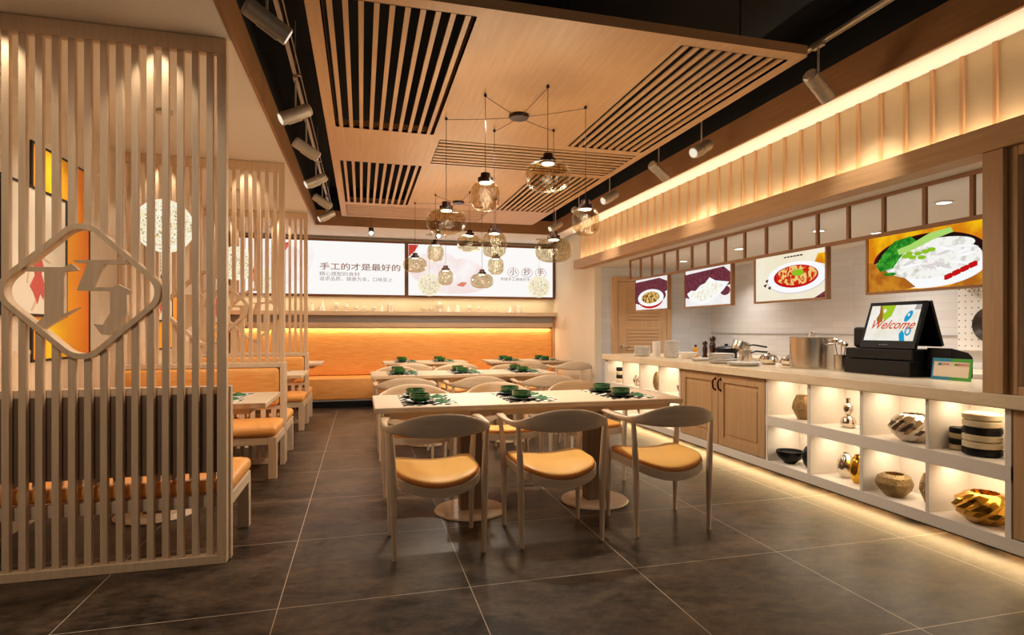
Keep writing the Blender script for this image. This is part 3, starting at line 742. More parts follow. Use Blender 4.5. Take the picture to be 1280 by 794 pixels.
# ------------------------------------------------------------------ hanging slatted ceiling panel
PX0, PX1, PY0, PY1, PZ = -.24, 2.41, 2.72, 8.12, 2.72
t = thing('ceiling_panel', 'large honey coloured wooden ceiling panel with slatted openings above the tables', 'ceiling panel', (1.085, 5.4, PZ))
# layout: openings A..F; solid boards elsewhere
XA0, XA1, XE0, XE1 = -.185, .545, 1.68, 2.355
op = [(XA0, XA1, 2.79, 4.56, 'y'), (XE0, XE1, 2.79, 4.56, 'y'), (.62, 2.355, 4.67, 5.35, 'x'), (XA0, XA1, 5.47, 7.22, 'y'), (XE0, XE1, 5.47, 7.22, 'y'), (XA0, 1.60, 7.36, 8.04, 'x')]
xs = sorted({PX0, PX1} | {o[0] for o in op} | {o[1] for o in op}); ys = sorted({PY0, PY1} | {o[2] for o in op} | {o[3] for o in op})
# merge runs in x for each y-band
bd = MB()
for j in range(len(ys)-1):
    run = None
    for i in range(len(xs)-1):
        cx, cy = (xs[i]+xs[i+1])/2, (ys[j]+ys[j+1])/2
        solid = not any(a < cx < b and c < cy < d for a, b, c, d, e in op)
        if solid: run = [xs[i], xs[i+1]] if run is None else [run[0], xs[i+1]]
        if (not solid or i == len(xs)-2) and run:
            bd.box(run[0], run[1], ys[j], ys[j+1], PZ, PZ+.018); run = None
bd.obj('board', M['oaky'], t, world=True)
MB().box(PX0-.004, PX1+.004, PY0-.02, PY0, PZ-.002, PZ+.05).box(PX0-.004, PX1+.004, PY1, PY1+.02, PZ-.002, PZ+.05).box(PX0-.02, PX0, PY0, PY1, PZ-.002, PZ+.05).box(PX1, PX1+.02, PY0, PY1, PZ-.002, PZ+.05).obj('edge_trim', M['oakx'], t, world=True)
for (a, b, c_, d_, ax) in op:
    if ax == 'y':
        n = 10; wd = (b-a)/(n*2+1) if False else .026; pitch = (b-a)/n
        for i in range(n):
            x = a+pitch*(i+.5) if i else a+pitch*.5
            MB().box(x-wd/2, x+wd/2, c_, d_, PZ, PZ+.012).obj('slat', M['oaky'], t, world=True)
    else:
        n = 8; pitch = (d_-c_)/n
        for i in range(n):
            y = c_+pitch*(i+.5); MB().box(a, b, y-.02, y+.02, PZ, PZ+.008).obj('slat', M['oakx'], t, world=True)
    MB().box(a-.006, a, c_, d_, PZ, PZ+.06).box(b, b+.006, c_, d_, PZ, PZ+.06).box(a, b, c_-.006, c_, PZ, PZ+.06).box(a, b, d_, d_+.006, PZ, PZ+.06).obj('opening_lining', M['browny'], t, world=True)
hg = MB()
for x in (.1, 1.1, 2.2):
    for y in (3.0, 5.4, 7.8): hg.cyl((x if x > .3 else -.21, y, PZ+.018), (x if x > .3 else -.21, y, 3.2), .004, n=6)
hg.obj('hanger_rod', M['black'], t, world=True)

# ------------------------------------------------------------------ spider chandeliers
def shade_prof(kind):
    if kind == 'wide': R, Hh, pw = .143, .185, 2.6
    else: R, Hh, pw = .093, .195, 3.0
    out = []; N = 16
    for i in range(N+1):
        a = -PI/2+PI*i/N*.93
        r = R*abs(cos(a))**(2/pw); z = Hh/2*math.copysign(abs(sin(a))**(2/pw), sin(a))
        out.append((max(r, .0001), z+Hh/2))
    return out, Hh
pend = [(.04, -.541, 2.05, 'wide'), (-.312, -.308, 1.955, 'tall'), (-.5, .172, 1.87, 'wide'), (-.106, .331, 1.735, 'tall'), (.333, .209, 1.696, 'wide'), (.398, -.281, 1.825, 'tall')]
def make_chandelier():
    t = thing('spider_chandelier', '', 'chandelier', (0, 0, PZ), 0, 'six-armed glass chandeliers')
    MB().lathe([(.0001, -.025), (.065, -.025), (.072, -.015), (.072, -.001), (.0001, -.001)], n=32).obj('ceiling_canopy', M['dark'], t)
    for x, y, zb, kind in pend:
        prof, Hh = shade_prof(kind); z0 = zb-PZ; zt = z0+Hh
        MB().tube([(0, 0, -.018), (x*.5, y*.5, -.022), (x, y, -.018)], .0022, n=5).cyl((x, y, -.018), (x, y, zt+.05), .0022, n=5).obj('cord', M['dark'], t)
        MB().lathe([(.0001, -.024), (.009, -.021), (.012, -.013), (.009, -.005), (.006, -.001), (.0001, -.001)], c=(x, y, 0), n=12).obj('ceiling_hook', M['dark'], t)
        sh = MB(); sh.lathe(prof, c=(x, y, z0), n=40); sh.f = [f for f in sh.f if len(f) == 4]; sh.m = [0]*len(sh.f)
        so = sh.obj('lamp_shade', M['shade'], t, ang=80)
        cp = MB().lathe([(.0001, zt-.012), (.046, zt-.012), (.05, zt-.004), (.05, zt+.018), (.032, zt+.022), (.030, zt+.05), (.0001, zt+.052)], c=(x, y, 0), n=28).obj('lamp_cap', M['dark'], t)
        MB().lathe([(.0001, zt-.017), (.038, zt-.017), (.040, zt-.012), (.0001, zt-.012)], c=(x, y, 0), n=24).obj('light_disc', M['led'], cp)
    return t
RC = [(1.094, 3.99), (1.126, 6.87)]
c1 = make_chandelier(); c1.location = (RC[0][0], RC[0][1], PZ); c1['label'] = 'nearer chandelier of six smoked glass lamps on black cords'
c1['label'] = 'nearer chandelier, six large smoked glass lamps over the front table'
dup(c1, (RC[1][0], RC[1][1], PZ), 0, 'farther chandelier, six smoked glass lamps over the rear tables')
for cx, cy in RC:
    light('added_canopy_spot', 'SPOT', (cx, cy, PZ-.03), 150, (1, .90, .76), size=.022, spot=150, blend=.35)  # added at the canopy, which is no lamp, to throw chair shadow rings
    for x, y, zb, kind in pend:
        h = .185 if kind == 'wide' else .195
        light('pendant_bulb', 'POINT', (cx+x, cy+y, zb+h-.075), 8.5, (1, .90, .78), size=.03)

# ------------------------------------------------------------------ track lights
def track(x, label):
    t = thing('lighting_track', label, 'lighting track', (x, 3.4, 2.84))
    MB().box(x-.012, x+.012, YF+.2, 8.3, 2.84, 2.856).obj('rail', M['spotgrey'], t, world=True)
    MB().box(x+.03, x+.036, YF+.2, 8.3, 2.845, 2.851).obj('side_wire', M['spotgrey'], t, world=True)
    h = MB()
    for y in (0, 2, 4, 6, 8): h.cyl((x, y, 2.856), (x, y, 3.2), .004, n=6).box(x-.014, x+.038, y-.012, y+.012, 2.838, 2.858)
    h.obj('hanger', M['spotgrey'], t, world=True)
track(-.42, 'lighting track along the left side of the dark ceiling recess')
track(2.57, 'lighting track along the right side of the dark ceiling recess')
t = thing('lighting_track', 'short black lighting track across the far end of the ceiling recess', 'lighting track', (.65, 8.3, 2.84))
MB().box(-.3, 2.45, 8.29, 8.31, 2.842, 2.858).obj('rail', M['black'], t, world=True)
hh = MB()
for x in (-.2, 1.1, 2.4): hh.cyl((x, 8.3, 2.858), (x, 8.3, 3.2), .004, n=6)
hh.obj('hanger', M['black'], t, world=True)
def make_spot():
    t = thing('track_spotlight', '', 'spotlight', (0, 0, 0), 0, 'cylindrical track spotlights')
    MB().cyl((0, 0, 0), (0, 0, -.20), .006, n=8).box(-.013, .013, -.04, .04, -.022, -.001).obj('stem', M['spotgrey'], t)
    R, L, tilt = .042, .21, .52
    d = Vector((cos(tilt), .25, -sin(tilt))).normalized(); c0 = Vector((0, 0, -.245))
    p0, p1 = c0-d*L/2, c0+d*L/2
    b = MB().cyl(p0, p0+d*.012, R*.85, R, n=24).cyl(p0+d*.014, p0+d*.12, R, n=24).cyl(p0+d*.12, p0+d*.124, R*.93, n=24).cyl(p0+d*.124, p1, R, n=24)
    b.obj('lamp_body', M['spotgrey'], t)
    q = d.orthogonal()
    MB().cyl(c0+Vector((0, 0, .0))-d*.05+Vector((0, 0, -.047)), c0+d*.05+Vector((0, 0, -.047)), .009, n=8).obj('driver_bar', M['spotgrey'], t)
    MB().cyl(p1+d*.0005, p1+d*.003, R*.8, n=24).obj('lens', M['lens'], t)
    return t, d, c0, L
M['lens'] = emis('spot_lens', (255, 240, 215), .9)
sp, SD, SC, SL = make_spot()
ls = [(-.39, 2.84, 0), (-.42, 4.02, PI), (-.42, 4.78, 0), (-.42, 5.77, PI), (-.42, 6.69, 0), (-.42, 7.52, PI)]
rs = [(2.57, 2.79, 0), (2.57, 3.98, PI), (2.57, 4.65, 0), (2.57, 5.7, PI), (2.57, 6.6, 0), (2.57, 7.48, PI)]
ordw = ['nearest', 'second nearest', 'third nearest', 'fourth nearest', 'fifth nearest', 'farthest']
allsp = [(x if x > 0 else -.42, y, rz, f'{ordw[i]} spotlight on the left lighting track') for i, (x, y, rz) in enumerate(ls)] + [(x, y, rz, f'{ordw[i]} spotlight on the right lighting track') for i, (x, y, rz) in enumerate(rs)]
for i, (x, y, rz, lb) in enumerate(allsp):
    if i == 0: o = sp; o.location = (x, y, 2.84); o.rotation_euler = (0, 0, rz); o['label'] = lb
    else: o = dup(sp, (x, y, 2.84), rz, lb)
    dd = Matrix.Rotation(rz, 3, 'Z') @ SD; cc = Vector((x, y, 2.84))+SC+dd*(SL/2+.02)
    l = light('track_beam', 'SPOT', cc, 24 if x < 0 else (18 if rz == 0 else 30), (1, .89, .74), size=.025, spot=62, blend=.9); aim(l, cc+dd+Vector((0, 0, -.45)))
def make_mini(x, lb):
    t = thing('mini_pendant_spot', lb, 'spotlight', (x, 8.3, 2.842), 0, 'small black hanging spots')
    MB().cyl((x, 8.3, 2.84), (x, 8.3, 2.60), .003, n=6).obj('cord', M['black'], t, world=True)
    MB().cyl((x, 8.3, 2.61), (x, 8.32, 2.50), .034, n=20).obj('lamp_body', M['black'], t, world=True)
    MB().cyl((x, 8.282, 2.527), (x, 8.262, 2.521), .026, n=20).obj('lens', M['led'], t, world=True)
make_mini(.13, 'small black hanging spot before the left banner')
make_mini(1.07, 'small black hanging spot behind the farther chandelier')

# ------------------------------------------------------------------ counter
CF = 3.09
t = tag(MB().box(3.05, 3.85, 1.0, 7.02, .79, .86).obj('worktop', M['stone'], None, world=True, bevel=.006), 'long travertine worktop running over the whole service counter', 'worktop')
pl = MB().box(CF, 3.11, 1.0, 6.99, .08, .149).box(3.11, 3.78, 1.0, 6.99, .12, .149).obj('counter_plinth', M['white'], None, world=True, bevel=.002)
MB().box(3.3, 3.32, 1.0, 6.97, 0, .12).obj('toe_kick', M['black'], pl, world=True)
tag(pl, 'white floating plinth under the service counter with light beneath', 'plinth')
def shelf_unit(y0, y1, divs, label):
    t = thing('display_shelf_unit', label, 'shelf', (3.25, (y0+y1)/2, .15), 0, 'lit display shelves in the counter')
    MB().box(3.39, 3.41, y0, y1, .15, .789).obj('back_panel', M['white'], t, world=True)
    for a, b in divs: MB().box(CF, 3.39, a, b, .15, .789).obj('divider', M['white'], t, world=True, bevel=.001)
    MB().box(CF-.002, 3.39, y0, y1, .427, .505).obj('middle_shelf', M['white'], t, world=True, bevel=.001)
    return t
shelf_unit(2.12, 3.899, [(2.12, 2.149), (2.546, 2.566), (2.986, 3.011), (3.429, 3.46), (3.876, 3.899)], 'lit white display shelf unit at the near right end of the counter')
shelf_unit(5.157, 7.0, [(5.157, 5.187), (5.582, 5.60), (6.022, 6.042), (6.461, 6.483), (6.91, 7.0)], 'lit white display shelf unit at the far end of the counter')
def cabinet(y0, y1, label, ndoor):
    t = thing('base_cabinet', label, 'cabinet', (3.4, (y0+y1)/2, .15), 0, 'wooden cabinets in the counter')
    MB().box(3.115, 3.78, y0+.001, y1-.001, .152, .788).obj('body', M['brownz'], t, world=True)
    w = (y1-y0)/ndoor
    for i in range(ndoor):
        a, b = y0+w*i+.004, y0+w*(i+1)-.004; f = .075
        dr = MB().box(CF, 3.113, a, a+f, .155, .785).box(CF, 3.113, b-f, b, .155, .785).box(CF, 3.113, a+f, b-f, .155, .155+f).box(CF, 3.113, a+f, b-f, .785-f, .785)
        dr.box(3.104, 3.113, a+f, b-f, .155+f, .785-f).box(3.097, 3.106, a+f+.03, b-f-.03, .155+f+.03, .785-f-.03)
        dd = dr.obj('door', M['midz'], t, world=True, bevel=.0025)
        hy = b-.035 if i == 0 and ndoor > 1 else a+.035
        MB().tube([(CF, hy, .735), (CF-.022, hy, .73), (CF-.03, hy, .70), (CF-.026, hy, .665), (CF-.018, hy, .645), (CF, hy, .638)], [.006, .007, .009, .009, .007, .006], n=8).cyl((CF+.002, hy, .737), (CF-.004, hy, .737), .014, n=12).cyl((CF+.002, hy, .638), (CF-.004, hy, .638), .012, n=12).obj('handle', M['handle'], dd, world=True)
M['handle'] = plain('red_bronze', (96, 44, 22), .25, .8)
cabinet(3.905, 5.150, 'two-door oak cabinet in the middle of the counter front', 2)
cabinet(1.0, 2.115, 'oak cabinet at the right edge of the photo, beside the lit shelves', 2)
MB_ = MB().box(3.74, 3.78, 2.12, 3.9, .15, .788).box(3.74, 3.78, 5.157, 7.0, .15, .788)
for i, (a, b) in enumerate(((2.12, 3.9), (5.157, 7.0))):
    tag(MB().box(3.74, 3.78, a, b, .15, .789).obj('back_board', M['white'], None, world=True), ['white board closing the kitchen side of the near counter shelves', 'white board closing the kitchen side of the far counter shelves'][i], 'board')

# vases and stacks on the lit shelves
def vase_mb(kind, r, h):
    if kind == 'facet': return MB().lathe([(.0001, 0), (r*.45, 0), (r*.5, .004), (r, h*.45), (r*.92, h*.68), (r*.62, h*.97), (r*.62, h), (r*.52, h), (r*.5, h*.9), (.0001, h*.6)], n=9)
    if kind == 'gourd': return MB().lathe([(.0001, 0), (r*.7, 0), (r*.98, h*.1), (r, h*.2), (r*.8, h*.33), (r*.3, h*.42), (r*.45, h*.5), (r*.66, h*.62), (r*.6, h*.74), (r*.3, h*.82), (r*.28, h*.95), (r*.36, h), (r*.28, h), (r*.2, h*.8), (.0001, h*.78)], n=28)
    if kind == 'swirl': return MB().lathe([(.0001, 0), (r*.45, 0), (r*.62, h*.08), (r*.9, h*.3), (r, h*.5), (r*.9, h*.74), (r*.66, h*.93), (r*.5, h), (r*.44, h), (r*.45, h*.9), (r*.6, h*.7), (r*.5, h*.4), (.0001, h*.35)], n=48, ripple=.05, lobes=12, twist=9)
    if kind == 'egg': return MB().lathe([(.0001, 0), (r*.5, 0), (r*.8, h*.15), (r, h*.4), (r*.95, h*.65), (r*.65, h*.88), (r*.4, h*.97), (r*.4, h), (r*.32, h), (r*.3, h*.9), (.0001, h*.8)], n=32, ripple=.04, lobes=8, twist=6)
    if kind == 'low': return MB().lathe([(.0001, 0), (r*.5, 0), (r*.9, h*.35), (r, h*.6), (r*.85, h*.88), (r*.6, h), (r*.5, h), (r*.6, h*.8), (.0001, h*.7)], n=11)
    if kind == 'bowl': return MB().lathe([(.0001, 0), (r*.4, 0), (r*.42, .006), (r*.8, h*.4), (r, h*.8), (r*.98, h), (r*.9, h), (r*.85, h*.8), (.0001, h*.3)], n=28)
    if kind == 'stackdark' or kind == 'stack':
        m = MB(); n = 4 if kind == 'stackdark' else 6; hh = h/n
        for i in range(n):
            z = i*hh; m.lathe([(.0001, z), (r*.86, z), (r, z+hh*.2), (r, z+hh*.85), (r*.9, z+hh), (.0001, z+hh)], n=32, m=(i % 2) if kind == 'stackdark' else (1 if i in (0, 3) else 0))
        return m
vl = [('faceted_vase', 'facet', 3.21, 3.64, .507, .078, .18, 'bronze', 'vase', 'dull bronze faceted vase, upper row next to the wooden cabinet'),
      ('gourd_vase', 'gourd', 3.24, 3.25, .507, .05, .20, 'silver', 'vase', 'silver double gourd vase in the upper row'),
      ('gourd_vase', 'gourd', 3.27, 3.12, .507, .038, .10, 'bronze', 'vase', 'small bronze gourd vase half hidden behind a divider, upper row'),
      ('swirl_bowl', 'swirl', 3.22, 2.75, .507, .125, .165, 'silver', 'bowl', 'silver bowl with twisted ribs in the upper row'),
      ('lidded_stack', 'stackdark', 3.24, 2.495, .507, .042, .125, None, 'stacked jars', 'small stack of black and cream boxes left of the large stack'),
      ('lidded_stack', 'stack', 3.225, 2.355, .507, .088, .225, None, 'stacked jars', 'large round stack of cream and black boxes, upper row at right'),
      ('lidded_stack', 'stack', 3.26, 2.215, .507, .04, .165, None, 'stacked jars', 'narrow brown stack at the right end of the upper row'),
      ('bowl', 'bowl', 3.2, 3.76, .15, .10, .095, 'black', 'bowl', 'low black shiny bowl in the lower row'),
      ('egg_vase', 'egg', 3.24, 3.59, .15, .06, .17, 'black', 'vase', 'black vase behind the low black bowl, lower row'),
      ('egg_vase', 'egg', 3.26, 3.29, .15, .055, .172, 'silver', 'vase', 'silver hammered egg vase in the lower row'),
      ('egg_vase', 'egg', 3.22, 3.15, .15, .05, .19, 'gold', 'vase', 'gold egg vase beside the silver one in the lower row'),
      ('low_vase', 'low', 3.2, 2.86, .15, .105, .135, 'bronze', 'vase', 'squat bronze faceted pot in the lower row'),
      ('faceted_vase', 'facet', 3.24, 2.655, .15, .06, .185, 'bronze', 'vase', 'bronze vase cut off by a divider, lower row'),
      ('swirl_bowl', 'swirl', 3.225, 2.34, .15, .14, .16, 'gold', 'bowl', 'large gold bowl with twisted ribs, lower row at right'),
      ('lidded_stack', 'stackdark', 3.2, 6.78, .507, .05, .19, None, 'stacked jars', 'stack of dark boxes in the farthest upper compartment of the counter'),
      ('swirl_bowl', 'swirl', 3.2, 6.30, .507, .05, .125, 'silver', 'bowl', 'silver ribbed pot in the far upper compartments of the counter'),
      ('egg_vase', 'egg', 3.2, 5.82, .507, .05, .2, 'bronze', 'vase', 'slim bronze vase in the far upper compartments of the counter'),
      ('bowl', 'bowl', 3.25, 5.40, .507, .05, .085, 'bronze', 'bowl', 'small bronze bowl in the upper compartment left of the wooden cabinet'),
      ('bowl', 'bowl', 3.22, 6.15, .15, .10, .12, 'bronze', 'bowl', 'brown bowl in the far lower row, seen under the front table'),
      ('low_vase', 'low', 3.22, 5.35, .15, .09, .11, 'black', 'vase', 'dark squat pot in the far lower row nearest the wooden cabinet')]
for nm, kd, x, y, z, r, h, mt, cat, lb in vl:
    o = vase_mb(kd, r, h).obj(nm, M[mt] if mt else [M['cream'], M['black']], None, flat=kd in ('facet', 'low'))
    o.location = (x, y, z); tag(o, lb, cat, 'ornaments on the lit counter shelves')

# ------------------------------------------------------------------ things on the worktop
WZ = .86
def plates(n, r, dz=.009):
    m = MB()
    for i in range(n): m.lathe([(.0001, i*dz), (r*.6, i*dz), (r*.75, i*dz+.004), (r, i*dz+.012), (r-.002, i*dz+.015), (r*.7, i*dz+.007), (.0001, i*dz+.006)], n=32)
    return m
def put(mb, name, x, y, mats, label, cat, group=None, z=WZ, rot=None, flat=False):
    o = mb.obj(name, mats, None, flat=flat); o.location = (x, y, z)
    if rot: o.rotation_euler = rot
    return tag(o, label, cat, group)
PG = 'white plates on the worktop'
pr = MB().lathe([(.0001, 0), (.055, 0), (.085, .006), (.10, .017), (.098, .019), (.06, .008), (.0001, .006)], n=28)
pproto = None
def plate_stack(x, y, n, r, desc, dz=.0125, z0=None):
    global pproto
    for i in range(n):
        if pproto is None: o = pr.obj('plate', M['china']); pproto = o
        else: o = pproto.copy(); C.objects.link(o)
        q = 1-random.Random(i*7+n).uniform(0, .035)
        o.location = (x+random.Random(i+n).uniform(-.003, .003), y, (WZ if z0 is None else z0)+dz*i); o.scale = (r/.10*q, r/.10*q, 1); o['group'] = PG; o['category'] = 'plate'
        o['label'] = desc if n == 1 else f'white plate in {desc}'
plate_stack(3.28, 6.33, 9, .10, 'the farthest plate stack at the wooden door end')
plate_stack(3.42, 5.90, 15, .092, 'the tall plate stack beside the bowl')
plate_stack(3.32, 4.78, 3, .145, 'the lower, wider half of the stack before the black pot')
plate_stack(3.31, 4.79, 4, .118, 'the upper, narrower half of the stack before the black pot', z0=WZ+.0385)
plate_stack(3.28, 4.42, 2, .15, 'the two large flat plates nearest the stockpot')
plate_stack(3.34, 5.18, 2, .105, 'the low pair of plates in front of the pepper mills')
cpr = MB().lathe([(.0001, 0), (.036, 0), (.045, .03), (.047, .055), (.044, .055), (.04, .02), (.0001, .01)], n=24)
cp0 = None
for i in range(6):
    if cp0 is None: o = cpr.obj('cup', M['china']); cp0 = o
    else: o = cp0.copy(); C.objects.link(o)
    o.location = (3.33, 6.08, WZ+.026*i)
    tag(o, 'white cup in the column of stacked cups between the two plate stacks', 'cup', 'stacked white cups')
put(MB().lathe([(.0001, 0), (.045, 0), (.05, .008), (.09, .04), (.107, .07), (.104, .072), (.085, .044), (.04, .014), (.0001, .012)], n=32), 'serving_bowl', 3.46, 5.62, M['china'], 'white serving bowl beside the tall plate stack', 'bowl')
bt_ = thing('oil_bottle', 'small amber oil bottle behind the pepper mills', 'bottle', (3.70, 5.85, WZ))
MB().lathe([(.0001, 0), (.03, 0), (.032, .01), (.032, .095), (.012, .115), (.012, .125), (.0001, .125)], n=20).obj('glass_body', M['amber'], bt_)
MB().cyl((0, 0, .125), (0, 0, .145), .014).obj('cap', M['dark'], bt_)
def mill(x, y, k, lb):
    t = thing('pepper_mill', lb, 'pepper mill', (x, y, WZ), 0, 'dark wooden pepper mills')
    MB().lathe([(.0001, 0), (.033*k, 0), (.034*k, .02*k), (.024*k, .06*k), (.03*k, .12*k), (.026*k, .15*k), (.018*k, .165*k), (.018*k, .17*k), (.0001, .17*k)], n=24).obj('body', M['millwood'], t)
    MB().lathe([(.0001, .171*k), (.026*k, .171*k), (.03*k, .19*k), (.024*k, .212*k), (.0001, .222*k)], n=24).obj('head', M['millwood'], t)
    MB().lathe([(.0001, .221*k), (.006*k, .222*k), (.009*k, .23*k), (.0001, .24*k)], n=12).obj('knob', M['silver'], t)
mill(3.58, 5.48, .9, 'shorter dark pepper mill, left of the pair')
mill(3.62, 5.40, 1.14, 'taller dark pepper mill, right of the pair')
t = thing('casserole', 'black lidded casserole behind the wide plate stack', 'pot', (3.66, 5.22, WZ))
MB().lathe([(.0001, 0), (.095, 0), (.105, .01), (.108, .115), (.103, .115), (.10, .02), (.0001, .012)], n=36).obj('body', M['black'], t)
ld = MB().lathe([(.0001, .117), (.11, .117), (.112, .124), (.08, .142), (.03, .15), (.0001, .151)][::1], n=36).obj('lid', M['black'], t)
MB().lathe([(.0001, .150), (.012, .150), (.022, .168), (.0001, .172)], n=16).obj('knob', M['black'], ld)
for s_ in (-1, 1): MB().tube([(0, s_*.105, .09), (.0, s_*.135, .095), (.03, s_*.135, .095), (.03, s_*.10, .09)], .006, n=6).obj('handle', M['black'], t)
def saucepan(x, y, z, r, h, lb, rot, hang, hl=.17):
    t = thing('saucepan', lb, 'saucepan', (x, y, z), 0, 'steel saucepans on the worktop'); t.rotation_euler = rot
    MB().lathe([(.0001, 0), (r*.95, 0), (r, .008), (r, h), (r*1.04, h+.003), (r*.97, h), (r*.96, .01), (.0001, .006)], n=36).obj('pan', M['steel'], t)
    MB().tube([(r*cos(hang), r*sin(hang), h*.8), ((r+.05)*cos(hang), (r+.05)*sin(hang), h*.95), ((r+hl)*cos(hang), (r+hl)*sin(hang), h*.9)], [.006, .008, .009], n=8).obj('handle', M['black'], t)
saucepan(3.58, 4.80, WZ, .058, .12, 'upright steel saucepan under the tilted one', (0, 0, 0), -1.2)
saucepan(3.66, 5.00, WZ+.105, .085, .085, 'tilted steel saucepan leaning over the casserole with a black handle', (.0, .35, 0), -1.3, .2)
for x, y, k, lb in ((3.60, 4.50, 1, 'small round steel pot, left of the pair beside the stockpot'), (3.66, 4.32, .85, 'small round steel pot, right of the pair beside the stockpot')):
    t = thing('small_pot', lb, 'pot', (x, y, WZ), 0, 'small steel pots')
    MB().lathe([(.0001, 0), (.05*k, 0), (.075*k, .02*k), (.082*k, .05*k), (.07*k, .075*k), (.0001, .078*k)], n=28).obj('body', M['silver'], t)
    MB().lathe([(.0001, .078*k), (.068*k, .077*k), (.05*k, .09*k), (.0001, .098*k)], n=28).obj('lid', M['silver'], t)
    MB().lathe([(.0001, .096*k), (.008*k, .098*k), (.014*k, .11*k), (.0001, .116*k)], n=12).obj('knob', M['silver'], t)
    MB().tube([(0, -.08*k, .055*k), (0, -.11*k, .06*k), (0, -.11*k, .03*k), (0, -.08*k, .03*k)], .005, n=6).obj('handle', M['silver'], t)
t = thing('stockpot', 'large brushed steel stockpot left of the cash register', 'pot', (3.64, 4.02, WZ))
MB().lathe([(.0001, 0), (.165, 0), (.17, .006), (.17, .245), (.176, .248), (.176, .252), (.166, .252), (.166, .01), (.0001, .008)], n=56).obj('body', M['steel'], t)
lo = MB().lathe([(.0001, .253), (.172, .253), (.174, .258), (.08, .268), (.0001, .272)], n=48).obj('lid', M['steel'], t)
MB().tube([(-.025, 0, .27), (-.02, 0, .295), (.02, 0, .295), (.025, 0, .27)], .006, n=8).obj('knob', M['silver'], lo)
for s_ in (-1, 1): MB().tube([(-.03, s_*.168, .2), (-.03, s_*.20, .205), (.03, s_*.20, .205), (.03, s_*.168, .2)], .006, n=6).obj('handle', M['silver'], t)
t = thing('utensil_holder', 'steel utensil holder with ladles beside the register', 'utensil holder', (3.66, 3.74, WZ))
MB().lathe([(.0001, 0), (.05, 0), (.052, .12), (.048, .12), (.046, .006), (.0001, .006)], n=28).obj('cup', M['steel'], t)
u = MB()
for dx, dy, h in ((.02, .02, .2), (-.02, .01, .22), (.0, -.02, .19)):
    u.cyl((dx*.5, dy*.5, .01), (dx*2, dy*2, h), .004, n=6).lathe([(.0001, 0), (.022, .01), (.025, .03), (.0001, .045)], c=(dx*2, dy*2, h-.01), n=12)
u.obj('ladles', M['silver'], t)

# cash register
t = thing('cash_register', 'black cash register with a glowing Welcome screen on the worktop', 'cash register', (3.66, 3.3, WZ))
MB().box(3.53, 3.80, 3.04, 3.58, WZ, .965).obj('cash_drawer', M['black'], t, world=True, bevel=.004)
MB().box(3.55, 3.80, 3.04, 3.59, .966, 1.045).obj('lower_body', M['black'], t, world=True, bevel=.008)
MB().box(3.62, 3.80, 3.30, 3.59, 1.045, 1.20).obj('printer_tower', M['black'], t, world=True, bevel=.02)
MB().prism([(3.66, .90), (3.84, .86), (3.84, 1.0), (3.80, 1.03), (3.66, 1.06)], lambda a, b, c: (a, 2.86+c, b), .17).obj('side_printer', M['black'], t, world=True, bevel=.006)
tl = math.atan2(.10, .30)
def tilted(x0, z0, y0, y1, h, sgn, th):
    """slab from (x0,z0) rising height h, leaning by tl toward sgn"""
    dx = sin(tl)*h*sgn; dz = cos(tl)*h
    nx, nz = -cos(tl)*sgn, sin(tl)*1.0*1
    if sgn > 0: nx, nz = -cos(tl), sin(tl)
    else: nx, nz = cos(tl), sin(tl)
    vs = []
    for t_ in (0, -th):
        for y in (y0, y1):
            vs += [(x0+nx*t_, y, z0+nz*t_), (x0+dx+nx*t_, y, z0+dz+nz*t_)]
    return MB().add([vs[0], vs[1], vs[3], vs[2], vs[4], vs[5], vs[7], vs[6]], [(0, 1, 2, 3), (7, 6, 5, 4), (0, 4, 5, 1), (1, 5, 6, 2), (2, 6, 7, 3), (3, 7, 4, 0)]), (nx, nz)
m1, nn = tilted(3.555, 1.05, 3.03, 3.47, .345, 1, .025)
fs_ = m1.obj('customer_screen', M['black'], t, world=True, bevel=.003)
m2, _ = tilted(3.815, 1.07, 3.03, 3.47, .325, -1, .025)
m2.obj('cashier_screen', M['black'], t, world=True, bevel=.003)
scr = {'bg': emis('screen_cream', (240, 232, 214), .95, (250, 246, 238), 9), 'g': emis('screen_green', (170, 206, 40), .9), 'b': emis('screen_blue', (34, 164, 208), .9), 'br': emis('screen_brown', (166, 112, 40), .9), 'r': emis('screen_red', (222, 92, 50), .9), 'w': emis('screen_white', (230, 226, 220), .5)}
def sf(a, b, c):   # screen frame: a along view right (0..1), b up (0..1)
    y = 3.445-a*.39; hh = .055+b*.262
    return (3.555+sin(tl)*hh+nn[0]*(.0005+c), y, 1.05+cos(tl)*hh+nn[1]*(.0005+c))
sg = MB().prism([(0, 0), (1, 0), (1, 1), (0, 1)], sf, .0008, 0)
sg.prism([(.22, 1), (.5, 1), (.46, .7), (.34, .55), (.26, .72)], sf, .0014, 1).prism([(.18, 1), (.22, 1), (.28, .72), (.3, .55), (.22, .45), (.16, .62), (.2, .78)], sf, .0016, 3)
sg.prism(ell(.3, .85, .035, .06, 12), sf, .002, 4)
sg.prism(ell(.80, .68, .06, .16, 24, rot=-.25), sf, .0014, 2).prism(ell(.86, .26, .06, .12, 20), sf, .0014, 2).prism(ell(.86, .26, .03, .07, 16), sf, .002, 0).prism([(.74, 0), (.84, 0), (.80, .2), (.74, .3), (.70, .18)], sf, .0014, 2)
sg.prism(ell(.80, .72, .02, .04, 12), sf, .002, 0).prism([(.88, .86), (1, .86), (1, 1), (.9, 1)], sf, .0012, 5)
sg.obj('screen_image', [scr['bg'], scr['g'], scr['b'], scr['br'], scr['bg'], scr['w']], fs_, world=True, flat=True)
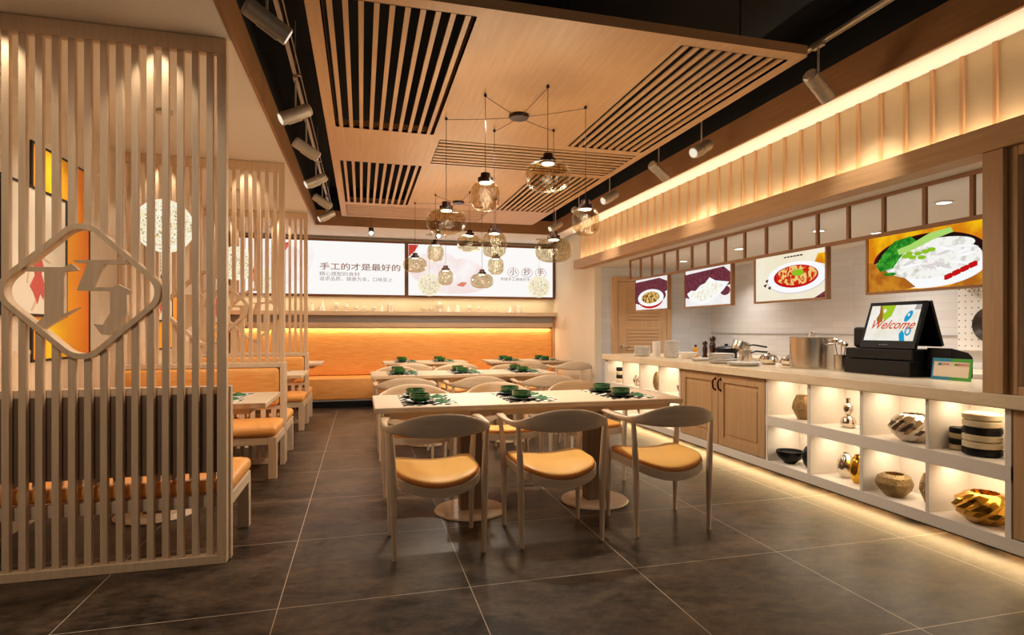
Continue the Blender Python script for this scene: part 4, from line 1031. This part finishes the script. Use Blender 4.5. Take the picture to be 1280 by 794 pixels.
def tilt_text(body, size, a, b, mat, sx=1, shear=.35):
    cu = bpy.data.curves.new('w', 'FONT'); cu.body = body; cu.size = size; cu.align_x = 'CENTER'; cu.align_y = 'CENTER'; cu.shear = shear; cu.offset = .0011; cu.extrude = .0003; cu.resolution_u = 3
    o = bpy.data.objects.new('w', cu); C.objects.link(o); bpy.context.view_layer.update()
    me = bpy.data.meshes.new_from_object(o.evaluated_get(bpy.context.evaluated_depsgraph_get())); bpy.data.objects.remove(o)
    mb = MB(); p0 = sf(a, b, 0)
    vs = [(p0[0]+sin(tl)*v.co.y+nn[0]*(.0022+v.co.z), p0[1]-v.co.x*sx, p0[2]+cos(tl)*v.co.y+nn[1]*(.0022+v.co.z)) for v in me.vertices]
    mb.add(vs, [tuple(p.vertices) for p in me.polygons]); mb.obj('screen_writing', mat, fs_, world=True, flat=True)
tilt_text('Welcome', .092, .50, .44, scr['r'], .95, .5)
bb = MB()
for k in range(4): 
    y = 3.30-.018*k
    bb.add([(3.555+sin(tl)*h+nn[0]*.0006, y+dy, 1.05+cos(tl)*h+nn[1]*.0006) for h, dy in ((.022, .003), (.022, -.003), (.028, -.003), (.028, .003))], [(0, 1, 2, 3)])
bb.obj('button_marks', scr['w'], fs_, world=True, flat=True)

# payment sign (the square codes are left out)
t = thing('payment_sign', 'small blue and green framed payment sign before the register', 'sign', (3.60, 2.82, WZ))
M['sblue'] = plain('sign_blue', (8, 132, 168), .3); M['sgreen'] = plain('sign_green', (54, 156, 34), .3); M['scream'] = plain('sign_cream', (224, 206, 182), .4)
def qf(a, b, c): return (3.592+b*.02-c, 2.945-a*.25, WZ+.001+b*.135)
MB().prism([(0, 0), (.5, 0), (.5, 1), (0, 1)], qf, -.008).obj('blue_half', M['sblue'], t, world=True, flat=True)
MB().prism([(.5, 0), (1, 0), (1, 1), (.5, 1)], qf, -.008).obj('green_half', M['sgreen'], t, world=True, flat=True)
MB().prism([(.05, .14), (.95, .14), (.95, .84), (.05, .84)], qf, .001).obj('cream_face', M['scream'], t, world=True, flat=True)
MB().prism([(.16, .66), (.24, .66), (.24, .78), (.16, .78)], qf, .002).obj('blue_icon', M['sblue'], t, world=True, flat=True)
MB().prism(ell(.62, .72, .045, .055, 16), qf, .002).obj('green_icon', M['sgreen'], t, world=True, flat=True)
text('sign_writing', '支付宝', .018, (3.6035, 2.945-.25*.34, WZ+.098), (PI/2-.147, 0, -PI/2), M['artred'], t, ext=.0003)
text('sign_writing', '微信支付', .018, (3.6035, 2.945-.25*.80, WZ+.098), (PI/2-.147, 0, -PI/2), M['artred'], t, ext=.0003)
MB().box(3.605, 3.66, 2.78, 2.86, WZ, WZ+.004).obj('foot', M['scream'], t, world=True)

# ------------------------------------------------------------------ post and glazed partition on the counter
t = thing('counter_post', 'tall brown wooden post standing on the worktop at right', 'post', (3.13, 2.18, WZ))
MB().box(3.06, 3.19, 2.135, 2.235, WZ, 2.077).obj('shaft', M['midz'], t, world=True, bevel=.003)
t = thing('glazed_screen', 'glazed wooden screen on the worktop at the right edge of the photo', 'glass screen', (3.13, 1.6, WZ))
MB().box(3.09, 3.16, 2.09, 2.134, WZ, 2.077).box(3.09, 3.16, 1.04, 2.09, WZ, .90).box(3.09, 3.16, 1.04, 2.09, 2.03, 2.077).box(3.09, 3.16, 1.0, 1.04, WZ, 2.077).obj('frame', M['midz'], t, world=True, bevel=.003)
MB().box(3.12, 3.126, 1.04, 2.09, .90, 2.03).obj('pane', M['pane'], t, world=True)

# ------------------------------------------------------------------ hanging grid and menu pictures
t = thing('hanging_grille', 'long brown wooden grille hanging from the kitchen ceiling, carrying menu pictures', 'grille', (3.35, 4.5, 1.8))
GX = 3.35
MB().box(GX-.012, GX+.012, 2.26, 6.81, 2.056, 2.077).obj('top_rail', M['browny'], t, world=True)
MB().box(GX-.014, GX+.014, 2.26, 6.81, 1.795, 1.822).obj('bottom_rail', M['browny'], t, world=True)
for k in range(16):
    y = 6.795-.2865*k; MB().box(GX-.011, GX+.011, y-.011, y+.011, 1.822, 2.056).obj('upright', M['brownz'], t, world=True)
F = {'maroon': emis('print_maroon', (104, 44, 56), .8, (138, 70, 78), 60), 'white': emis('print_white', (246, 240, 236), .95, (252, 250, 248), 6), 'cream': emis('print_cream', (246, 234, 204), .95, (250, 240, 216), 5),
     'plate': emis('print_plate', (250, 250, 252), 1), 'rim': emis('print_rim', (224, 216, 214), .95), 'noodle': emis('print_noodle', (240, 206, 120), .95, (120, 60, 24), 34, .48, .56), 'dump': emis('print_dumpling', (252, 250, 240), 1, (222, 210, 180), 40, .5, .7),
     'redfood': emis('print_redfood', (246, 206, 120), .95, (206, 40, 20), 30, .47, .55), 'red': emis('print_red', (204, 24, 22), .9), 'gold': emis('print_gold', (250, 190, 20), .95, (220, 130, 20), 6), 'bowlrim': emis('print_bowlrim', (96, 20, 24), .8), 'dark': emis('print_dark', (40, 22, 20), .7),
     'noodlew': emis('print_whitenoodle', (246, 244, 238), 1, (206, 202, 190), 26, .5, .68), 'leaf': emis('print_leaf', (30, 120, 30), .9, (70, 170, 50), 30), 'stem': emis('print_stem', (176, 220, 110), .95), 'scal': emis('print_scallion', (150, 200, 40), .9), 'orange': emis('print_orange', (214, 140, 40), .9, (180, 104, 30), 12), 'chil': emis('print_chili', (90, 30, 20), .8)}
FK = list(F); FM = list(F.values())
def picture(name, y0, y1, z0, label, draw):
    t = thing('menu_picture', label, 'picture', (GX, (y0+y1)/2, z0), 0, 'backlit menu pictures')
    z1 = 1.795; b = .016
    MB().box(GX-.02, GX+.02, y1, y1-b, z0, z1).box(GX-.02, GX+.02, y0, y0+b, z0, z1).box(GX-.02, GX+.02, y0+b, y1-b, z0, z0+b).obj('frame', M['brownz'], t, world=True)
    MB().box(GX-.008, GX+.015, y0+b, y1-b, z0+b, z1).obj('light_box', F['plate'], t, world=True)
    w, h = y1-y0-2*b, z1-z0-b
    fr = lambda p, q, c: (GX-.0085-c, y1-b-p*w, z0+b+q*h)
    g = MB(); lay = [0]
    def P(poly, key):
        lay[0] += 1; poly = [(min(max(p, 0), 1), min(max(q, 0), 1)) for p, q in poly]; g.prism(poly, fr, .0006*lay[0], FK.index(key))
    draw(P); g.obj('printed_picture', FM, t, world=True, flat=True)
def d1(P):
    P([(0, 0), (1, 0), (1, 1), (0, 1)], 'white'); P([(0, .22), (.3, .12), (.6, .3), (.85, .5), (1, .55), (1, .82), (.75, .96), (0, .92)], 'maroon')
    P(ell(.84, .42, .10, .14), 'maroon'); P(ell(.48, .30, .38, .27), 'red'); P(ell(.48, .37, .40, .27), 'plate'); P(ell(.48, .38, .28, .19), 'noodle')
def d2(P):
    P([(0, 0), (1, 0), (1, 1), (0, 1)], 'white'); P([(0, .25), (.3, .15), (.7, .4), (1, .5), (1, .78), (.85, .97), (0, .9)], 'maroon'); P(ell(.88, .35, .1, .12), 'maroon')
    P([(.04, .36), (.14, .44), (.24, .42), (.36, .56), (.46, .60), (.56, .74), (.68, .64), (.96, .56), (.84, .36), (.7, .22), (.54, .06), (.36, .04), (.14, .14)], 'plate')
    P([(.10, .33), (.3, .44), (.5, .6), (.6, .64), (.84, .5), (.7, .28), (.5, .14), (.3, .12)], 'dump')
def d3(P):
    P([(0, 0), (1, 0), (1, 1), (0, 1)], 'cream'); P([(.85, 0), (1, 0), (1, .14)], 'maroon')
    P([(.86, .74), (1, .66), (1, .9), (.9, .9)], 'gold')
    P(ell(.60, .46, .42, .34, rot=.08), 'rim'); P(ell(.60, .475, .41, .33, rot=.08), 'plate'); P(ell(.60, .49, .31, .24), 'red'); P(ell(.61, .51, .28, .21), 'redfood'); P(ell(.64, .56, .08, .07), 'scal')
    for a, b_ in ((.13, .36), (.2, .3), (.16, .46)): P([(a, b_), (a+.05, b_+.03), (a+.03, b_-.05)], 'chil')
    for k in range(6): P([(.45+.045*k, .91), (.475+.045*k, .91), (.475+.045*k, .935), (.45+.045*k, .935)], 'chil')
def d4(P):
    P([(0, 0), (1, 0), (1, 1), (0, 1)], 'gold'); P([(0, 0), (.35, 0), (.2, .5), (0, .55)], 'orange'); P([(.7, 0), (1, 0), (1, .3)], 'orange')
    P(ell(.52, .50, .47, .43, 48), 'bowlrim')
    P(ell(.53, .36, .45, .35, 40, PI, 2*PI)+[(.98, .52), (.08, .52)], 'plate')
    P([(.05, .52), (.07, .3), (.16, .1), (.30, .0), (.44, .04), (.34, .22), (.16, .48)], 'orange')
    P(ell(.53, .56, .44, .35, 48), 'dark'); P(ell(.55, .47, .40, .30, 48), 'noodlew')
    P(ell(.62, .68, .28, .14, 30), 'noodlew')
    P([(.08, .48), (.14, .66), (.26, .88), (.40, .92), (.46, .80), (.36, .70), (.30, .56), (.24, .40), (.12, .36)], 'leaf')
    P([(.28, .72), (.40, .78), (.56, .92), (.72, .96), (.74, .88), (.58, .80), (.42, .68), (.30, .62)], 'stem')
    rn = random.Random(5)
    for k in range(16):
        P(ell(rn.uniform(.38, .86), rn.uniform(.30, .66), .075, .02, 12, rot=rn.uniform(-.8, .8)), ('rim', 'plate')[k % 2])
    for a, b_ in ((.36, .58), (.42, .55), (.47, .60), (.53, .62), (.50, .53), (.58, .64), (.40, .62)): P(ell(a, b_, .028, .035, 10), 'scal')
    P(ell(.22, .30, .05, .03, 10), 'leaf')
    for k in range(4): P([(.69+.06*k, .115+.05*k), (.735+.06*k, .15+.05*k), (.735+.06*k, .22+.05*k), (.69+.06*k, .185+.05*k)], 'red')
picture('p1', 5.821, 6.637, 1.405, 'smallest looking menu picture, white plate of fried noodles, far left', d1)
picture('p2', 4.672, 5.487, 1.405, 'menu picture of dumplings on a white leaf-shaped plate', d2)
picture('p3', 3.537, 4.356, 1.405, 'menu picture of a red spicy dish on a white oval plate', d3)
picture('p4', 2.38, 3.197, 1.415, 'large looking menu picture of a noodle bowl with green vegetables', d4)

# ------------------------------------------------------------------ kitchen wall things
def peg_mat():
    m, nt, b = mat_base('pegboard')
    tc = nt.nodes.new('ShaderNodeTexCoord'); sp_ = nt.nodes.new('ShaderNodeSeparateXYZ'); nt.links.new(tc.outputs['Object'], sp_.inputs[0])
    def mt(op, a, b_=None):
        n = nt.nodes.new('ShaderNodeMath'); n.operation = op
        for i, v in enumerate((a, b_)):
            if v is None: continue
            if isinstance(v, (int, float)): n.inputs[i].default_value = v
            else: nt.links.new(v, n.inputs[i])
        return n.outputs[0]
    f = lambda o: mt('POWER', mt('SUBTRACT', mt('FRACT', mt('DIVIDE', o, .055)), .5), 2)
    g = mt('LESS_THAN', mt('ADD', f(mt('ADD', sp_.outputs[1], 10)), f(mt('ADD', sp_.outputs[2], 10))), .012)
    mx = nt.nodes.new('ShaderNodeMix'); mx.data_type = 'RGBA'; mx.inputs[6].default_value = s2l((228, 222, 212)); mx.inputs[7].default_value = s2l((70, 64, 60))
    nt.links.new(g, mx.inputs[0]); nt.links.new(mx.outputs[2], b.inputs['Base Color'])
    return m
M['pegb'] = peg_mat(); M['panm'] = plain('dark_pan_steel', (74, 64, 58), .35, .7)
tag(MB().box(5.11, 5.159, 2.3, 3.94, 1.0, 1.75).obj('pegboard', M['pegb'], None, world=True), 'white perforated pegboard on the tiled kitchen wall', 'pegboard')
t = thing('frying_pan', 'round dark frying pan hanging on the pegboard', 'frying pan', (5.09, 3.62, 1.22))
MB().lathe([(.0001, 0), (.11, 0), (.15, .035), (.146, .036), (.105, .006), (.0001, .006)], n=40).obj('pan', M['panm'], t)
t.rotation_euler = (0, -PI/2, 0)
MB().tube([(.14, 0, .03), (.2, 0, .05), (.34, 0, .045)], .01, n=8).obj('handle', M['black'], t)
t.location = (5.108, 3.64, 1.22)
for i, y in enumerate((3.80, 3.72)):
    t = thing('hanging_ladle', ['left steel ladle hanging at the top of the pegboard', 'right steel ladle hanging at the top of the pegboard'][i], 'ladle', (5.10, y, 1.5), 0, 'ladles on the pegboard')
    MB().cyl((5.10, y, 1.52), (5.10, y, 1.72), .005, n=8).obj('handle', M['steel'], t, world=True)
    MB().lathe([(.0001, 0), (.022, .008), (.03, .025), (.027, .026), (.0001, .01)], c=(5.078, y, 1.495), n=16).obj('cup', M['steel'], t, world=True)
t = thing('cutting_board', 'rounded wooden board hanging behind the glazed screen', 'cutting board', (5.09, 2.95, 1.3))
M['boardw'] = streak('board_wood', (176, 150, 128), (190, 166, 142), 'z')
MB().prism(rounded([(2.76, 1.30), (3.22, 1.30), (3.22, 1.66), (2.76, 1.66)], .1), lambda a, b, c: (5.107-c, a, b), .02).obj('board', M['boardw'], t, world=True)
MB().prism(rounded([(2.96, 1.64), (3.02, 1.64), (3.02, 1.80), (2.96, 1.80)], .02), lambda a, b, c: (5.107-c, a, b), .018).obj('grip', M['boardw'], t, world=True)
t = thing('range_hood', 'grey metal extractor hood above the pegboard in the kitchen', 'extractor hood', (4.9, 2.2, 1.8))
MB().prism([(4.62, 1.86), (5.158, 1.80), (5.158, 2.075), (4.82, 2.075)], lambda a, b, c: (a, 1.1+c, b), 1.6).obj('canopy', M['spotgrey'], t, world=True)
lv = MB()
for k in range(5): lv.box(4.66+.0001, 4.67, 1.15, 2.65, 1.88+.03*k, 1.89+.03*k)
t2 = thing('back_worktop', 'pale back worktop along the tiled kitchen wall', 'worktop', (4.85, 4, 0))
MB().box(4.60, 5.146, 1.0, 7.0, 0, .80).obj('cabinet_body', M['white'], t2, world=True)
MB().box(4.58, 5.146, .98, 7.02, .80, .84).obj('top_slab', M['stone'], t2, world=True, bevel=.004)

# ------------------------------------------------------------------ lights
WARM = (1, .84, .62); SOFT = (1, .86, .68)
# bulkhead trough (lights the grasscloth from below and the strip of ceiling above)
light('cove_strip', 'AREA', (3.105, (YF+8.0)/2, 2.125), 36, WARM, rot=(PI, 0, 0), size=.04, size_y=8.0-YF, spread=150)
# counter shelves
for y0 in (2.35, 2.78, 3.22, 3.67, 5.39, 5.81, 6.25, 6.7):
    for z, e in ((.783, 1.0), (.421, 1.0)):
        light('shelf_strip', 'AREA', (3.25, y0, z), e*1.1, (1, .82, .58), size=.12, size_y=.34)
light('plinth_strip', 'AREA', (3.285, 3.98, .075), 15, (1, .66, .30), rot=(0, math.radians(62), 0), size=.03, size_y=5.9)
# back wall strips
light('banner_strip', 'AREA', (.65, 9.475, 1.70), 7.5, (1, .82, .5), size=5.0, size_y=.02)
light('shelf_under_strip', 'AREA', (.65, 9.475, 1.215), 15, (1, .8, .5), size=5.0, size_y=.02)
# booth ceiling downlights, and an added fill spot ahead of them
bdl = [(-1.62, 4.3), (-1.0, 4.0), (-1.62, 6.55), (-1.0, 6.3), (-1.6, 8.8)]
l = light('screen_fill_spot', 'SPOT', (-1.25, 1.1, 2.6), 60, (1, .88, .72), size=.05, spot=75, blend=.9); aim(l, (-1.3, 3.2, 1.15))  # no fitting here: added to brighten the front of the nearest screen
for yy in SY:
    for x in (-.97, -1.62): light('screen_wash', 'SPOT', (x, yy-.10, CZ-.02), 11, (1, .88, .7), size=.02, spot=80, blend=.5)
for i, (x, y) in enumerate(bdl):
    l = light('booth_down', 'SPOT', (x, y, CZ-.03), 30 if y > 3 else 62, (1, .88, .70), size=.035, spot=105, blend=.8)
for i, (x, y) in enumerate([(-.1, 8.95), (1.8, 8.95), (2.6, 8.9)]):
    light('wall_down', 'SPOT', (x, y, CZ-.03), 20, (1, .86, .66), size=.035, spot=110, blend=.8)
for x, y in balls: light('ball_bulb', 'POINT', (x, y, CZ-.775), 13, (1, .88, .66), size=.185)

w = bpy.data.worlds.new('world'); bpy.context.scene.world = w; w.use_nodes = True
bg = w.node_tree.nodes['Background']; bg.inputs[0].default_value = (1, .90, .78, 1); bg.inputs[1].default_value = .18

# ------------------------------------------------------------------ camera
cam = bpy.data.cameras.new('camera'); co = bpy.data.objects.new('camera', cam); C.objects.link(co)
cam.sensor_width = 36; cam.lens = 720/1280*36; cam.shift_y = 15/1280
co.location = (0, 0, 1.18); co.rotation_euler = (PI/2, 0, -math.atan(188/720))
cam.clip_start = .05
bpy.context.scene.camera = co
vs = bpy.context.scene.view_settings
vs.view_transform = 'Standard'; vs.look = 'None'; vs.gamma = 1; vs.exposure = 0; vs.use_curve_mapping = False
